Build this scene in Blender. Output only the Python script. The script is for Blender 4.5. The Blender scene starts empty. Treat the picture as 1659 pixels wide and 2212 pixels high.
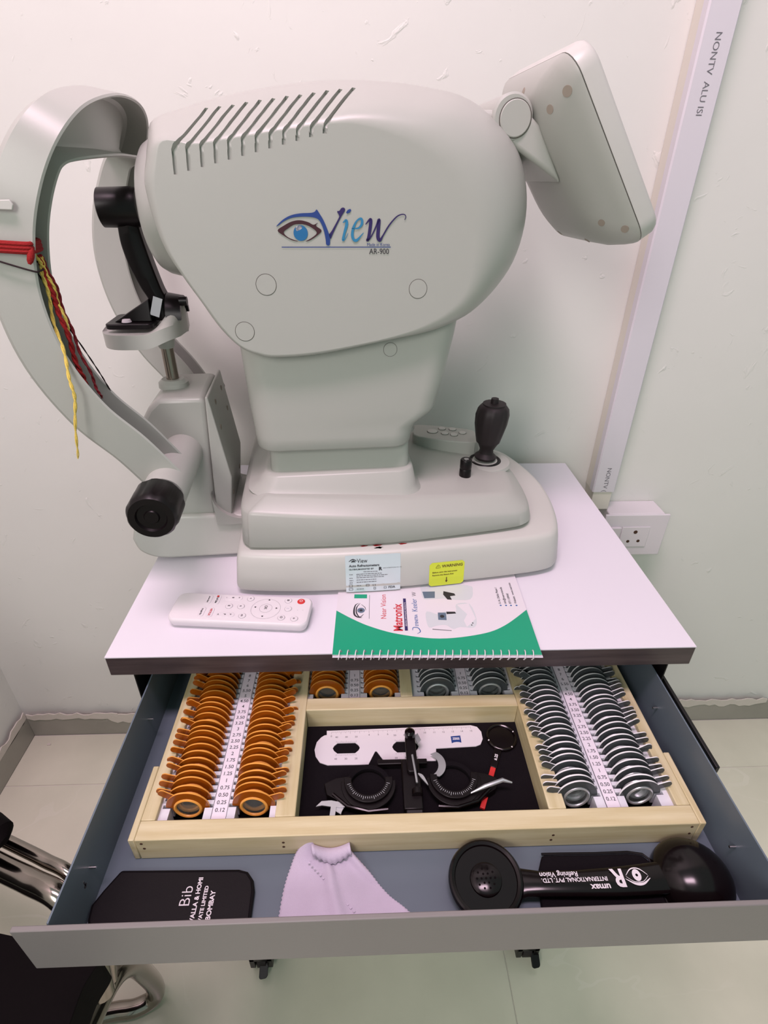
import bpy, bmesh, math, random
from mathutils import Vector, Matrix
from math import sin, cos, pi, radians, sqrt, atan2

random.seed(7)
SC = bpy.context.scene
COL = SC.collection

# ------------------------------------------------------------------ camera, world, lamp, fill light, exposure
# world frame: table top front left corner is the origin, x along the front edge, y towards the wall, z up (metres)
FLOOR = -0.6955
cd = bpy.data.cameras.new('camera')
cam = bpy.data.objects.new('camera', cd)
COL.objects.link(cam)
SC.camera = cam
cd.sensor_fit = 'VERTICAL'
cd.sensor_height = 36.0
cd.lens = 1183.155 / 2212.0 * 36.0
cd.clip_start = 0.01
_yaw, _pitch, _roll = 0.0423052, -0.5464678, 0.01274642
_f = Vector((sin(_yaw) * cos(_pitch), cos(_yaw) * cos(_pitch), sin(_pitch)))
_r = _f.cross(Vector((0, 0, 1))).normalized()
_u = _r.cross(_f)
_r2 = _r * cos(_roll) + _u * sin(_roll)
_u2 = -_r * sin(_roll) + _u * cos(_roll)
cam.matrix_world = Matrix((( _r2.x, _u2.x, -_f.x, 0.258793), (_r2.y, _u2.y, -_f.y, -0.398021),
                           (_r2.z, _u2.z, -_f.z, 0.408392), (0, 0, 0, 1)))

world = bpy.data.worlds.new('room_light')
SC.world = world
world.use_nodes = True
_bg = world.node_tree.nodes['Background']
_bg.inputs[0].default_value = (0.76, 1.0, 0.93, 1)
_bg.inputs[1].default_value = 0.42

def lamp(name, loc, target, sx, sy, power, col):
    l = bpy.data.lights.new(name, 'AREA')
    l.shape = 'RECTANGLE'; l.size = sx; l.size_y = sy; l.energy = power; l.color = col
    o = bpy.data.objects.new(name, l); COL.objects.link(o)
    o.location = loc
    o.rotation_euler = (Vector(target) - Vector(loc)).to_track_quat('-Z', 'Y').to_euler()
    return o
lamp('ceiling_lamp', (0.14, -0.45, 1.95), (0.15, 0.1, 0.0), 0.80, 0.30, 30.0, (1.0, 0.71, 0.85))
lamp('side_fill', (-0.40, -1.30, 0.95), (-0.25, 0.45, -0.4), 0.60, 0.60, 15.0, (1.0, 0.93, 0.92))  # unseen fill light, added to brighten the lower left wall and front faces

SC.view_settings.view_transform = 'Standard'
SC.view_settings.look = 'None'
SC.view_settings.gamma = 1.0
SC.view_settings.use_curve_mapping = False
SC.view_settings.exposure = 0.0

# ------------------------------------------------------------------ materials
def lin(c):
    return tuple(((v / 255) / 12.92 if v / 255 <= 0.04045 else ((v / 255 + 0.055) / 1.055) ** 2.4) for v in c)

def mat(name, rgb, rough=0.5, metal=0.0, spec=0.5, trans=0.0, coat=0.0, noise=None, bump=None, ior=1.45, alpha=1.0, sss=0.0):
    """rgb 0-255 surface colour; noise=(scale, amount) mottles it; bump=(scale, strength) gives fine relief"""
    m = bpy.data.materials.new(name); m.use_nodes = True
    nt = m.node_tree; b = nt.nodes['Principled BSDF']
    c = lin(rgb)
    b.inputs['Base Color'].default_value = (*c, 1)
    b.inputs['Roughness'].default_value = rough
    b.inputs['Metallic'].default_value = metal
    b.inputs['Specular IOR Level'].default_value = spec
    b.inputs['Transmission Weight'].default_value = trans
    b.inputs['Coat Weight'].default_value = coat
    b.inputs['IOR'].default_value = ior
    b.inputs['Alpha'].default_value = alpha
    if sss:
        b.inputs['Subsurface Weight'].default_value = sss
        b.inputs['Subsurface Radius'].default_value = (0.004, 0.002, 0.001)
    tc = None
    if noise or bump:
        tc = nt.nodes.new('ShaderNodeTexCoord')
    if noise:
        n = nt.nodes.new('ShaderNodeTexNoise'); n.inputs['Scale'].default_value = noise[0]; n.inputs['Detail'].default_value = 5
        r = nt.nodes.new('ShaderNodeValToRGB')
        a = noise[1]
        r.color_ramp.elements[0].position = 0.3; r.color_ramp.elements[1].position = 0.7
        r.color_ramp.elements[0].color = (*[v * (1 - a) for v in c], 1)
        r.color_ramp.elements[1].color = (*[min(1, v * (1 + a)) for v in c], 1)
        nt.links.new(tc.outputs['Object'], n.inputs['Vector'])
        nt.links.new(n.outputs['Fac'], r.inputs['Fac'])
        nt.links.new(r.outputs['Color'], b.inputs['Base Color'])
    if bump:
        n2 = nt.nodes.new('ShaderNodeTexNoise'); n2.inputs['Scale'].default_value = bump[0]; n2.inputs['Detail'].default_value = 4
        bp = nt.nodes.new('ShaderNodeBump'); bp.inputs['Strength'].default_value = bump[1]; bp.inputs['Distance'].default_value = 0.001
        nt.links.new(tc.outputs['Object'], n2.inputs['Vector'])
        nt.links.new(n2.outputs['Fac'], bp.inputs['Height'])
        nt.links.new(bp.outputs['Normal'], b.inputs['Normal'])
    return m

def wood_mat(name, c1, c2, scale, axis='X', rough=0.5, stretch=14.0):
    m = bpy.data.materials.new(name); m.use_nodes = True
    nt = m.node_tree; b = nt.nodes['Principled BSDF']; b.inputs['Roughness'].default_value = rough
    tc = nt.nodes.new('ShaderNodeTexCoord'); mp = nt.nodes.new('ShaderNodeMapping')
    s = {'X': (1, stretch, stretch), 'Y': (stretch, 1, stretch)}[axis]
    mp.inputs['Scale'].default_value = s
    n = nt.nodes.new('ShaderNodeTexNoise'); n.inputs['Scale'].default_value = scale; n.inputs['Detail'].default_value = 6; n.inputs['Roughness'].default_value = 0.6
    r = nt.nodes.new('ShaderNodeValToRGB')
    r.color_ramp.elements[0].position = 0.32; r.color_ramp.elements[1].position = 0.68
    r.color_ramp.elements[0].color = (*lin(c1), 1); r.color_ramp.elements[1].color = (*lin(c2), 1)
    nt.links.new(tc.outputs['Object'], mp.inputs['Vector']); nt.links.new(mp.outputs['Vector'], n.inputs['Vector'])
    nt.links.new(n.outputs['Fac'], r.inputs['Fac']); nt.links.new(r.outputs['Color'], b.inputs['Base Color'])
    bp = nt.nodes.new('ShaderNodeBump'); bp.inputs['Strength'].default_value = 0.15; bp.inputs['Distance'].default_value = 0.001
    nt.links.new(n.outputs['Fac'], bp.inputs['Height']); nt.links.new(bp.outputs['Normal'], b.inputs['Normal'])
    return m

def stone_mat(name, c_lo, c_hi, vein, scale, rough, vein_w=0.018):
    """polished grey stone look with clouded tone and thin pale veins"""
    m = bpy.data.materials.new(name); m.use_nodes = True
    nt = m.node_tree; b = nt.nodes['Principled BSDF']; b.inputs['Roughness'].default_value = rough
    tc = nt.nodes.new('ShaderNodeTexCoord')
    n = nt.nodes.new('ShaderNodeTexNoise'); n.inputs['Scale'].default_value = scale; n.inputs['Detail'].default_value = 7
    r = nt.nodes.new('ShaderNodeValToRGB'); r.color_ramp.elements[0].position = 0.3; r.color_ramp.elements[1].position = 0.7
    r.color_ramp.elements[0].color = (*lin(c_lo), 1); r.color_ramp.elements[1].color = (*lin(c_hi), 1)
    n2 = nt.nodes.new('ShaderNodeTexNoise'); n2.inputs['Scale'].default_value = scale * 0.55; n2.inputs['Detail'].default_value = 4; n2.inputs['Distortion'].default_value = 1.2
    s = nt.nodes.new('ShaderNodeMath'); s.operation = 'SUBTRACT'; s.inputs[1].default_value = 0.5
    a = nt.nodes.new('ShaderNodeMath'); a.operation = 'ABSOLUTE'
    l = nt.nodes.new('ShaderNodeMath'); l.operation = 'LESS_THAN'; l.inputs[1].default_value = vein_w * 0.22
    mk = nt.nodes.new('ShaderNodeTexNoise'); mk.inputs['Scale'].default_value = scale * 0.8
    g = nt.nodes.new('ShaderNodeMapRange'); g.inputs[1].default_value = 0.5; g.inputs[2].default_value = 0.75; g.inputs[3].default_value = 0.0; g.inputs[4].default_value = 0.28
    mu = nt.nodes.new('ShaderNodeMath'); mu.operation = 'MULTIPLY'
    mx = nt.nodes.new('ShaderNodeMixRGB'); mx.inputs[2].default_value = (*lin(vein), 1)
    for k in (n, n2, mk): nt.links.new(tc.outputs['Object'], k.inputs['Vector'])
    nt.links.new(n.outputs['Fac'], r.inputs['Fac'])
    nt.links.new(n2.outputs['Fac'], s.inputs[0]); nt.links.new(s.outputs[0], a.inputs[0]); nt.links.new(a.outputs[0], l.inputs[0])
    nt.links.new(mk.outputs['Fac'], g.inputs[0]); nt.links.new(g.outputs[0], mu.inputs[0]); nt.links.new(l.outputs[0], mu.inputs[1])
    nt.links.new(mu.outputs[0], mx.inputs[0]); nt.links.new(r.outputs['Color'], mx.inputs[1])
    nt.links.new(mx.outputs[0], b.inputs['Base Color'])
    return m

def plaster_mat(name, rgb):
    m = bpy.data.materials.new(name); m.use_nodes = True
    nt = m.node_tree; b = nt.nodes['Principled BSDF']; b.inputs['Roughness'].default_value = 0.62
    tc = nt.nodes.new('ShaderNodeTexCoord')
    n = nt.nodes.new('ShaderNodeTexNoise'); n.inputs['Scale'].default_value = 4.0; n.inputs['Detail'].default_value = 3
    n2 = nt.nodes.new('ShaderNodeTexNoise'); n2.inputs['Scale'].default_value = 26.0; n2.inputs['Detail'].default_value = 6; n2.inputs['Distortion'].default_value = 1.5
    # sparse trowel marks: only the top of the fine noise counts
    mr = nt.nodes.new('ShaderNodeMapRange'); mr.inputs[1].default_value = 0.66; mr.inputs[2].default_value = 0.80
    ad = nt.nodes.new('ShaderNodeMath'); ad.operation = 'ADD'
    sc = nt.nodes.new('ShaderNodeMath'); sc.operation = 'MULTIPLY'; sc.inputs[1].default_value = 2.4
    bp = nt.nodes.new('ShaderNodeBump'); bp.inputs['Strength'].default_value = 0.40; bp.inputs['Distance'].default_value = 0.003
    for k in (n, n2): nt.links.new(tc.outputs['Object'], k.inputs['Vector'])
    nt.links.new(n2.outputs['Fac'], mr.inputs[0]); nt.links.new(n.outputs['Fac'], sc.inputs[0])
    nt.links.new(mr.outputs[0], ad.inputs[0]); nt.links.new(sc.outputs[0], ad.inputs[1])
    nt.links.new(ad.outputs[0], bp.inputs['Height']); nt.links.new(bp.outputs['Normal'], b.inputs['Normal'])
    r = nt.nodes.new('ShaderNodeValToRGB')
    r.color_ramp.elements[0].color = (*[v * 0.94 for v in lin(rgb)], 1); r.color_ramp.elements[1].color = (*lin(rgb), 1)
    nt.links.new(n.outputs['Fac'], r.inputs['Fac']); nt.links.new(r.outputs['Color'], b.inputs['Base Color'])
    return m

M = {}
M['wall'] = plaster_mat('wall_plaster', (222, 222, 216))
M['tile'] = stone_mat('floor_stone', (198, 198, 178), (226, 224, 204), (236, 232, 222), 3.2, 0.24)
M['grout'] = mat('grout', (214, 210, 200), 0.8)
M['skirt'] = stone_mat('skirting_stone', (138, 136, 126), (164, 160, 150), (205, 200, 190), 6.0, 0.35)
M['plasterflake'] = mat('plaster_flake', (205, 198, 188), 0.9, bump=(90, 0.6))
M['trunk'] = mat('trunking_plastic', (212, 208, 214), 0.45)
M['trunkbase'] = mat('trunking_base', (214, 209, 198), 0.5)
M['laminate'] = mat('white_laminate', (216, 212, 220), 0.34, noise=(3, 0.01))
M['edge'] = wood_mat('dark_edge_band', (52, 42, 44), (78, 66, 66), 9, 'X', 0.4)
M['darkmetal'] = mat('black_steel', (12, 9, 12), 0.45)
M['steel_in'] = mat('blue_grey_paint', (94, 106, 116), 0.38, noise=(18, 0.03))
M['steel_front'] = mat('grey_drawer_paint', (122, 118, 116), 0.42, bump=(400, 0.05))
M['nail'] = mat('bare_screw', (190, 190, 190), 0.25, 1.0)
M['pineX'] = wood_mat('pine_along_x', (188, 174, 132), (206, 196, 160), 9, 'X', 0.42)
M['pineY'] = wood_mat('pine_along_y', (184, 170, 126), (206, 196, 160), 9, 'Y', 0.42)
M['nailhole'] = mat('nail_hole', (70, 44, 30), 0.8)
M['lining'] = mat('black_lining', (13, 8, 13), 0.9, spec=0.2, bump=(700, 0.3))
M['rack'] = mat('white_rack_plastic', (214, 214, 222), 0.35)
M['paper'] = mat('paper_strip', (224, 216, 226), 0.6)
M['ink'] = mat('grey_ink', (60, 62, 68), 0.7)
M['amber'] = mat('amber_plastic', (180, 96, 20), 0.22, trans=0.5, ior=1.35)
M['amberrimlit'] = mat('amber_rim_lit_edge', (226, 158, 72), 0.3)  # amber rim colour; on flange and tab edges it paints in piped light
M['smoke'] = mat('smoky_plastic', (92, 98, 100), 0.15, trans=0.55, ior=1.3)
M['smokelit'] = mat('smoky_lit_edge', (228, 230, 230), 0.3)  # pale tone painted on flange and tab edges to imitate piped light
M['glass'] = mat('lens_glass', (235, 240, 240), 0.02, trans=0.95, ior=1.35)
M['shell'] = mat('ivory_instrument_shell', (168, 170, 163), 0.34, bump=(900, 0.03))
M['shell2'] = mat('pale_instrument_base', (190, 190, 184), 0.36)
M['seam'] = mat('seam_shadow_gap', (72, 66, 60), 0.8)
M['hole'] = mat('recess_plastic', (150, 140, 128), 0.7)
M['blackp'] = mat('black_plastic', (11, 5, 7), 0.36, spec=0.35)
M['blackgloss'] = mat('glossy_black_plastic', (13, 6, 8), 0.18, spec=0.4)
M['rubber'] = mat('dark_rubber', (32, 24, 26), 0.55)
M['chrome'] = mat('chrome', (150, 142, 134), 0.14, 1.0)
M['brushed'] = mat('steel_rod', (150, 140, 130), 0.22, 1.0)
M['silver'] = mat('silver_metal', (205, 208, 210), 0.3, 0.7)
M['whitep'] = mat('white_plastic', (216, 210, 214), 0.35)
M['red'] = mat('red_plastic', (196, 44, 44), 0.4)
M['redthread'] = mat('red_thread', (140, 14, 16), 0.85, bump=(900, 0.6))
M['darkred'] = mat('maroon_thread', (118, 20, 30), 0.85, bump=(900, 0.6))
M['yellow'] = mat('yellow_thread', (216, 190, 92), 0.85, bump=(900, 0.6))
M['blackthread'] = mat('black_thread', (36, 20, 24), 0.85)
M['green'] = mat('green_print', (22, 150, 112), 0.35)
M['cover'] = mat('white_cover_card', (214, 208, 214), 0.35)
M['txtred'] = mat('red_print', (190, 50, 62), 0.6)
M['txtblue'] = mat('blue_print', (48, 92, 150), 0.6)
M['txtdark'] = mat('dark_print', (40, 38, 44), 0.6)
M['txtgrey'] = mat('grey_print', (110, 108, 114), 0.6)
M['txtwhite'] = mat('white_print', (226, 222, 226), 0.5)
M['brown'] = mat('brown_print', (84, 52, 26), 0.6)
M['labelsilver'] = mat('silver_label', (206, 218, 222), 0.28, 0.15)
M['labelyellow'] = mat('yellow_label', (206, 216, 60), 0.4)
M['purple'] = mat('purple_print', (42, 28, 86), 0.5)
M['navy'] = mat('navy_print', (32, 60, 124), 0.5)
M['teal'] = mat('teal_print', (44, 122, 162), 0.5)
M['maroon'] = mat('maroon_print', (58, 22, 32), 0.5)
M['irisblue'] = mat('iris_print', (28, 100, 150), 0.5)
M['leather'] = mat('black_leather', (10, 6, 9), 0.55, spec=0.25, bump=(900, 0.12))
M['cloth'] = mat('lilac_cloth', (190, 180, 198), 0.95, noise=(26, 0.05), bump=(1200, 0.3))
M['clothspot'] = mat('cloth_stain', (150, 146, 158), 0.95)
M['seat'] = mat('black_chair_cover', (5, 1, 2), 0.8, spec=0.15, bump=(300, 0.2))
M['pic1'] = mat('printed_grey', (196, 200, 204), 0.4)
M['pic2'] = mat('printed_slate', (92, 108, 126), 0.4)

# ------------------------------------------------------------------ geometry kit
def V(*a): return Vector(a)

class G:
    """collects vertices and faces of ONE mesh"""
    def __init__(s): s.v = []; s.f = []; s.m = []
    def add(s, vs, fs, mi=0):
        b = len(s.v); s.v += [tuple(p) for p in vs]; s.f += [tuple(b + i for i in f) for f in fs]; s.m += [mi] * len(fs); return s
    def box(s, x0, x1, y0, y1, z0, z1, mi=0):
        vs = [(x0,y0,z0),(x1,y0,z0),(x1,y1,z0),(x0,y1,z0),(x0,y0,z1),(x1,y0,z1),(x1,y1,z1),(x0,y1,z1)]
        return s.add(vs, [(0,3,2,1),(4,5,6,7),(0,1,5,4),(1,2,6,5),(2,3,7,6),(3,0,4,7)], mi)
    def obox(s, c, ex, ey, ez, hx, hy, hz, mi=0):
        c = Vector(c); ex = Vector(ex); ey = Vector(ey); ez = Vector(ez)
        vs = [c + ex*hx*a + ey*hy*b + ez*hz*d for d in (-1,1) for (a,b) in ((-1,-1),(1,-1),(1,1),(-1,1))]
        return s.add(vs, [(0,3,2,1),(4,5,6,7),(0,1,5,4),(1,2,6,5),(2,3,7,6),(3,0,4,7)], mi)
    def loft(s, rings, cap0=True, cap1=True, closed=True, mi=0):
        n = len(rings[0]); b = len(s.v)
        fs = []
        for k in range(len(rings) - 1):
            for i in range(n if closed else n - 1):
                j = (i + 1) % n
                fs.append((k*n+i, k*n+j, (k+1)*n+j, (k+1)*n+i))
        if cap0: fs.append(tuple(range(n - 1, -1, -1)))
        if cap1: fs.append(tuple((len(rings)-1)*n + i for i in range(n)))
        return s.add([p for r in rings for p in r], fs, mi)
    def cyl(s, p0, p1, r0, r1=None, n=24, mi=0, caps=True):
        r1 = r0 if r1 is None else r1
        return s.lathe(p0, p1, [(0, r0), (1, r1)], n, mi, caps)
    def lathe(s, p0, p1, prof, n=32, mi=0, caps=True, sx=1.0, sy=1.0, ref=None):
        """prof: (t along p0->p1, radius)"""
        p0 = Vector(p0); p1 = Vector(p1); d = (p1 - p0)
        z = d.normalized(); a = Vector(ref) if ref else (Vector((0,0,1)) if abs(z.z) < 0.9 else Vector((1,0,0)))
        x = (a - z * a.dot(z)).normalized(); y = z.cross(x)
        rings = [[p0 + d*t + x*(r*sx*cos(2*pi*i/n)) + y*(r*sy*sin(2*pi*i/n)) for i in range(n)] for t, r in prof]
        return s.loft(rings, caps, caps, True, mi)
    def tube(s, pts, r, n=8, mi=0, caps=True):
        pts = [Vector(p) for p in pts]; rs = r if isinstance(r, (list, tuple)) else [r] * len(pts)
        rings = []; up = None
        for k, p in enumerate(pts):
            t = (pts[min(k+1, len(pts)-1)] - pts[max(k-1, 0)]).normalized()
            if up is None:
                up = Vector((0,0,1)) if abs(t.z) < 0.9 else Vector((1,0,0))
            up = (up - t * up.dot(t)).normalized(); w = t.cross(up)
            rings.append([p + (up*cos(2*pi*i/n) + w*sin(2*pi*i/n)) * rs[k] for i in range(n)])
        return s.loft(rings, caps, caps, True, mi)
    def prism(s, poly, o, ex, ey, h, mi=0, mside=None):
        """extrude a 2-D outline from plane (o, ex, ey) by h along ex x ey"""
        o = Vector(o); ex = Vector(ex); ey = Vector(ey); ez = ex.cross(ey).normalized()
        n = len(poly)
        a = [o + ex*p[0] + ey*p[1] for p in poly]; b = [q + ez*h for q in a]
        ar = sum(poly[i][0]*poly[(i+1)%n][1] - poly[(i+1)%n][0]*poly[i][1] for i in range(n))
        fl = 1 if ar > 0 else -1
        k = len(s.v); s.v += [tuple(p) for p in a + b]
        top = tuple(k + n + i for i in range(n)); bot = tuple(k + i for i in range(n-1, -1, -1))
        if fl < 0: top = top[::-1]; bot = bot[::-1]
        s.f += [top, bot]; s.m += [mi, mi]
        for i in range(n):
            j = (i+1) % n
            q = (k+i, k+j, k+n+j, k+n+i)
            s.f.append(q if fl > 0 else q[::-1]); s.m.append(mi if mside is None else mside)
        return s
    def poly(s, pts, mi=0):
        return s.add(pts, [tuple(range(len(pts)))], mi)
    def text(s, body, size, o, ex, ey, align='CENTER', h=0.00015, mi=0, sx=1.0, fmap=None, bold=0.0):
        vs, fs = text_geo(body, bold)
        if not vs: return s
        o = Vector(o); ex = Vector(ex).normalized(); ey = Vector(ey).normalized(); ez = ex.cross(ey)
        xs = [p[0] for p in vs]; w0, w1 = min(xs), max(xs)
        off = {'CENTER': -(w0 + w1)/2, 'LEFT': -w0, 'RIGHT': -w1}[align]
        out = []
        for p in vs:
            q = o + ex*((p[0]+off)*size*sx) + ey*(p[1]*size) + ez*h
            out.append(fmap(q) if fmap else q)
        return s.add(out, fs, mi)
    def stroke(s, pts, ws, o, ex, ey, h=0.0002, mi=0, sub=8, fmap=None):
        """flat brush stroke along smoothed 2-D points with varying width"""
        P = smooth2(pts, sub); n = len(P)
        W = []
        for i in range(n):
            t = i/(n-1)*(len(ws)-1); k = min(int(t), len(ws)-2); W.append(ws[k] + (ws[k+1]-ws[k])*(t-k))
        o = Vector(o); ex = Vector(ex); ey = Vector(ey); ez = ex.cross(ey).normalized()
        L = []; R = []
        for i in range(n):
            a = P[max(i-1,0)]; b = P[min(i+1,n-1)]; dx, dy = b[0]-a[0], b[1]-a[1]; l = sqrt(dx*dx+dy*dy) or 1
            nx, ny = -dy/l, dx/l
            for lst, sg in ((L, 1), (R, -1)):
                q = o + ex*(P[i][0]+nx*W[i]/2*sg) + ey*(P[i][1]+ny*W[i]/2*sg) + ez*h
                lst.append(fmap(q) if fmap else q)
        return s.add(L + R, [(i, n+i, n+i+1, i+1) for i in range(n-1)], mi)

_tc = {}
def text_geo(body, bold=0.0):
    k = (body, bold)
    if k not in _tc:
        c = bpy.data.curves.new('lettering_curve', 'FONT'); c.body = body; c.size = 1.0; c.resolution_u = 3; c.offset = bold
        o = bpy.data.objects.new('lettering_tmp', c); COL.objects.link(o)
        me = bpy.data.meshes.new_from_object(o)
        _tc[k] = ([tuple(v.co) for v in me.vertices], [tuple(p.vertices) for p in me.polygons])
        bpy.data.objects.remove(o); bpy.data.meshes.remove(me); bpy.data.curves.remove(c)
    return _tc[k]

def smooth2(pts, sub=8, closed=False):
    n = len(pts); out = []
    D = len(pts[0])
    rng = range(n if closed else n - 1)
    for i in rng:
        g = (lambda k: pts[k % n]) if closed else (lambda k: pts[max(0, min(n-1, k))])
        p0, p1, p2, p3 = g(i-1), g(i), g(i+1), g(i+2)
        for j in range(sub):
            t = j/sub
            out.append(tuple(0.5*((2*p1[d]) + (-p0[d]+p2[d])*t + (2*p0[d]-5*p1[d]+4*p2[d]-p3[d])*t*t + (-p0[d]+3*p1[d]-3*p2[d]+p3[d])*t**3) for d in range(D)))
    if not closed: out.append(tuple(pts[-1]))
    return out

def rrect(x0, x1, y0, y1, r, n=5):
    """rounded rectangle outline, counter-clockwise; r one radius or four (bl, br, tr, tl)"""
    rs = r if isinstance(r, (list, tuple)) else [r]*4
    out = []
    for (cx, cy, a0, q) in ((x0, y0, pi, 0), (x1, y0, 1.5*pi, 1), (x1, y1, 0, 2), (x0, y1, 0.5*pi, 3)):
        rr = max(rs[q], 1e-5)
        ccx = cx + rr if cx == x0 else cx - rr; ccy = cy + rr if cy == y0 else cy - rr
        for i in range(n+1):
            a = a0 + (pi/2)*i/n; out.append((ccx + rr*cos(a), ccy + rr*sin(a)))
    return out

def circ(cx, cy, r, n=24, ry=None):
    ry = r if ry is None else ry
    return [(cx + r*cos(2*pi*i/n), cy + ry*sin(2*pi*i/n)) for i in range(n)]

def ob(name, g, m, parent=None, smooth=True, bevel=0.0, seg=2, angle=35, label=None, mesh=None):
    """link a G as ONE mesh object"""
    if mesh is None:
        me = bpy.data.meshes.new(name)
        me.from_pydata(g.v, [], g.f)
        ms = m if isinstance(m, (list, tuple)) else [m]
        for q in ms: me.materials.append(M[q] if isinstance(q, str) else q)
        if len(ms) > 1:
            for p, i in zip(me.polygons, g.m): p.material_index = i
        me.update()
        if smooth:
            me.polygons.foreach_set('use_smooth', [True]*len(me.polygons))
            me.set_sharp_from_angle(angle=radians(angle))
    else: me = mesh
    o = bpy.data.objects.new(name, me); COL.objects.link(o)
    if parent is not None: o.parent = parent
    if bevel:
        b = o.modifiers.new('bevel', 'BEVEL'); b.width = bevel; b.segments = seg; b.limit_method = 'ANGLE'; b.angle_limit = radians(40)
    if label: o['label'] = label
    return o

def tag(o, label, cat, group=None, kind=None):
    o['label'] = label
    if cat: o['category'] = cat
    if group: o['group'] = group
    if kind: o['kind'] = kind
    return o

def thing(name, label, cat, loc=(0,0,0), rz=0.0, group=None):
    o = bpy.data.objects.new(name, None); COL.objects.link(o); o.location = loc; o.rotation_euler = (0,0,rz)
    o.empty_display_size = 0.02
    return tag(o, label, cat, group)

def struct(name, g, m, label=None, cat=None, **k):
    o = ob(name, g, m, **k); o['kind'] = 'structure'
    if label: o['label'] = label
    if cat: o['category'] = cat
    return o

def copy_to(o, parent, name=None):
    c = o.copy(); COL.objects.link(c); c.parent = parent
    return c
X, Y, Z = V(1,0,0), V(0,1,0), V(0,0,1)

# ================================================================== THE ROOM
WY, LX = 0.4507, -0.515
struct('wall_back', G().box(LX-0.1, 3.0, WY, WY+0.1, FLOOR-0.02, 2.05), 'wall', 'white plastered wall behind the instrument table', 'wall', smooth=False)
struct('wall_left', G().box(LX-0.1, LX, -2.2, WY, FLOOR-0.02, 2.05), 'wall', 'white plastered side wall at the left edge', 'wall', smooth=False)
fl = struct('floor', G().box(LX, 3.0, -2.2, WY, FLOOR-0.03, FLOOR-0.0015), 'grout', 'grey veined stone-look tiled floor', 'floor', smooth=False)
xs = [LX, 0.486, 1.686, 3.0]; ys = [-2.2, -1.4845, -0.8845, -0.2845, 0.3155, WY-0.0115]
for i in range(len(xs)-1):
    for j in range(len(ys)-1):
        a = LX + 0.0115 if i == 0 else xs[i]+0.001
        ob('tile', G().box(a, xs[i+1]-0.001, ys[j]+0.0012, ys[j+1]-0.0012, FLOOR-0.008, FLOOR), 'tile', fl, False)
bb = struct('baseboard_back', G().box(LX+0.011, 3.0, WY-0.011, WY, FLOOR, FLOOR+0.0595), 'skirt', 'grey stone skirting along the back wall', 'skirting', bevel=0.001)
bl = struct('baseboard_left', G().box(LX, LX+0.011, -2.2, WY, FLOOR, FLOOR+0.0595), 'skirt', 'grey stone skirting along the left wall', 'skirting', bevel=0.001)
def smear(name, parent, pts, o, ex, ey):
    """thin ragged plaster left over the top edge of the skirting"""
    g = G(); g.prism(pts, o, ex, ey, 0.0016+rr.uniform(0, .0012)); return ob(name, g, 'plasterflake', parent, False)
rr = random.Random(3)
def ragged(x0, x1, hi, lo):
    n = max(6, int((x1-x0)/0.012)); top = [(x1-(x1-x0)*i/n, hi+rr.uniform(-.003, .006)) for i in range(n+1)]
    bot = [(x0+(x1-x0)*i/n, -rr.uniform(0, lo) if 0 < i < n else 0.001) for i in range(n+1)]
    return bot + top
for (a, b, hi, lo) in ((-0.50, -0.30, .012, .006), (-0.33, -0.16, .008, .022), (-0.16, 0.0, .010, .012), (0.68, 0.80, .012, .010), (0.80, 0.98, .016, .006), (0.98, 1.2, .012, .012)):
    smear('plaster_smear', bb, ragged(a, b, hi, lo), (0, WY-0.011, FLOOR+0.0595), X, Z)
for (a, b, hi, lo) in ((-0.44, -0.28, .014, .004), (-0.28, -0.05, .012, .008)):
    smear('plaster_smear', bl, ragged(a, b, hi, lo), (LX+0.011, 0, FLOOR+0.0595), V(0,-1,0), Z)
for (x, y, s) in ((-0.285, 0.335, .005), (-0.21, 0.425, .0035), (-0.46, 0.415, .005), (0.80, WY-0.0125, .006)):
    z = FLOOR if y < 0.43 else FLOOR+0.045
    o = ob('plaster_crumb', G().prism([(s*cos(a)*rr.uniform(.6, 1.2), s*.7*sin(a)*rr.uniform(.6, 1.2)) for a in [k*pi/4 for k in range(8)]], (x, y, z), X, Y, 0.002), 'plasterflake', fl, False)

# cable trunking with its end piece, on the back wall
t = thing('cable_trunking', 'pale plastic cable trunking running up the wall beside the device', 'trunking', (0.6725, WY, -0.05))
ob('trunking_base', G().box(-0.0185, 0.0185, -0.022, -0.0005, 0, 2.0), 'trunkbase', t, bevel=0.0008)
ob('trunking_cover', G().prism([(-0.0195, 0), (-0.0195, -0.012), (-0.0175, -0.014), (0.0175, -0.014), (0.0195, -0.012), (0.0195, 0)], (0, -0.0225, 0), X, Y, 2.0), 'trunk', t)
ob('end_sleeve', G().box(-0.0165, 0.0165, -0.034, -0.0005, -0.0362, -0.001), 'trunkbase', t, bevel=0.001)
for z0, body in ((0.607, 'NONTV  ALU ISI'), (0.046, 'NONTV (')):
    ob('lettering', G().text(body, 0.0105, (-0.003, -0.0366, z0), -Z, X, 'LEFT', sx=1.05), 'txtgrey', t, False)

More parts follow.
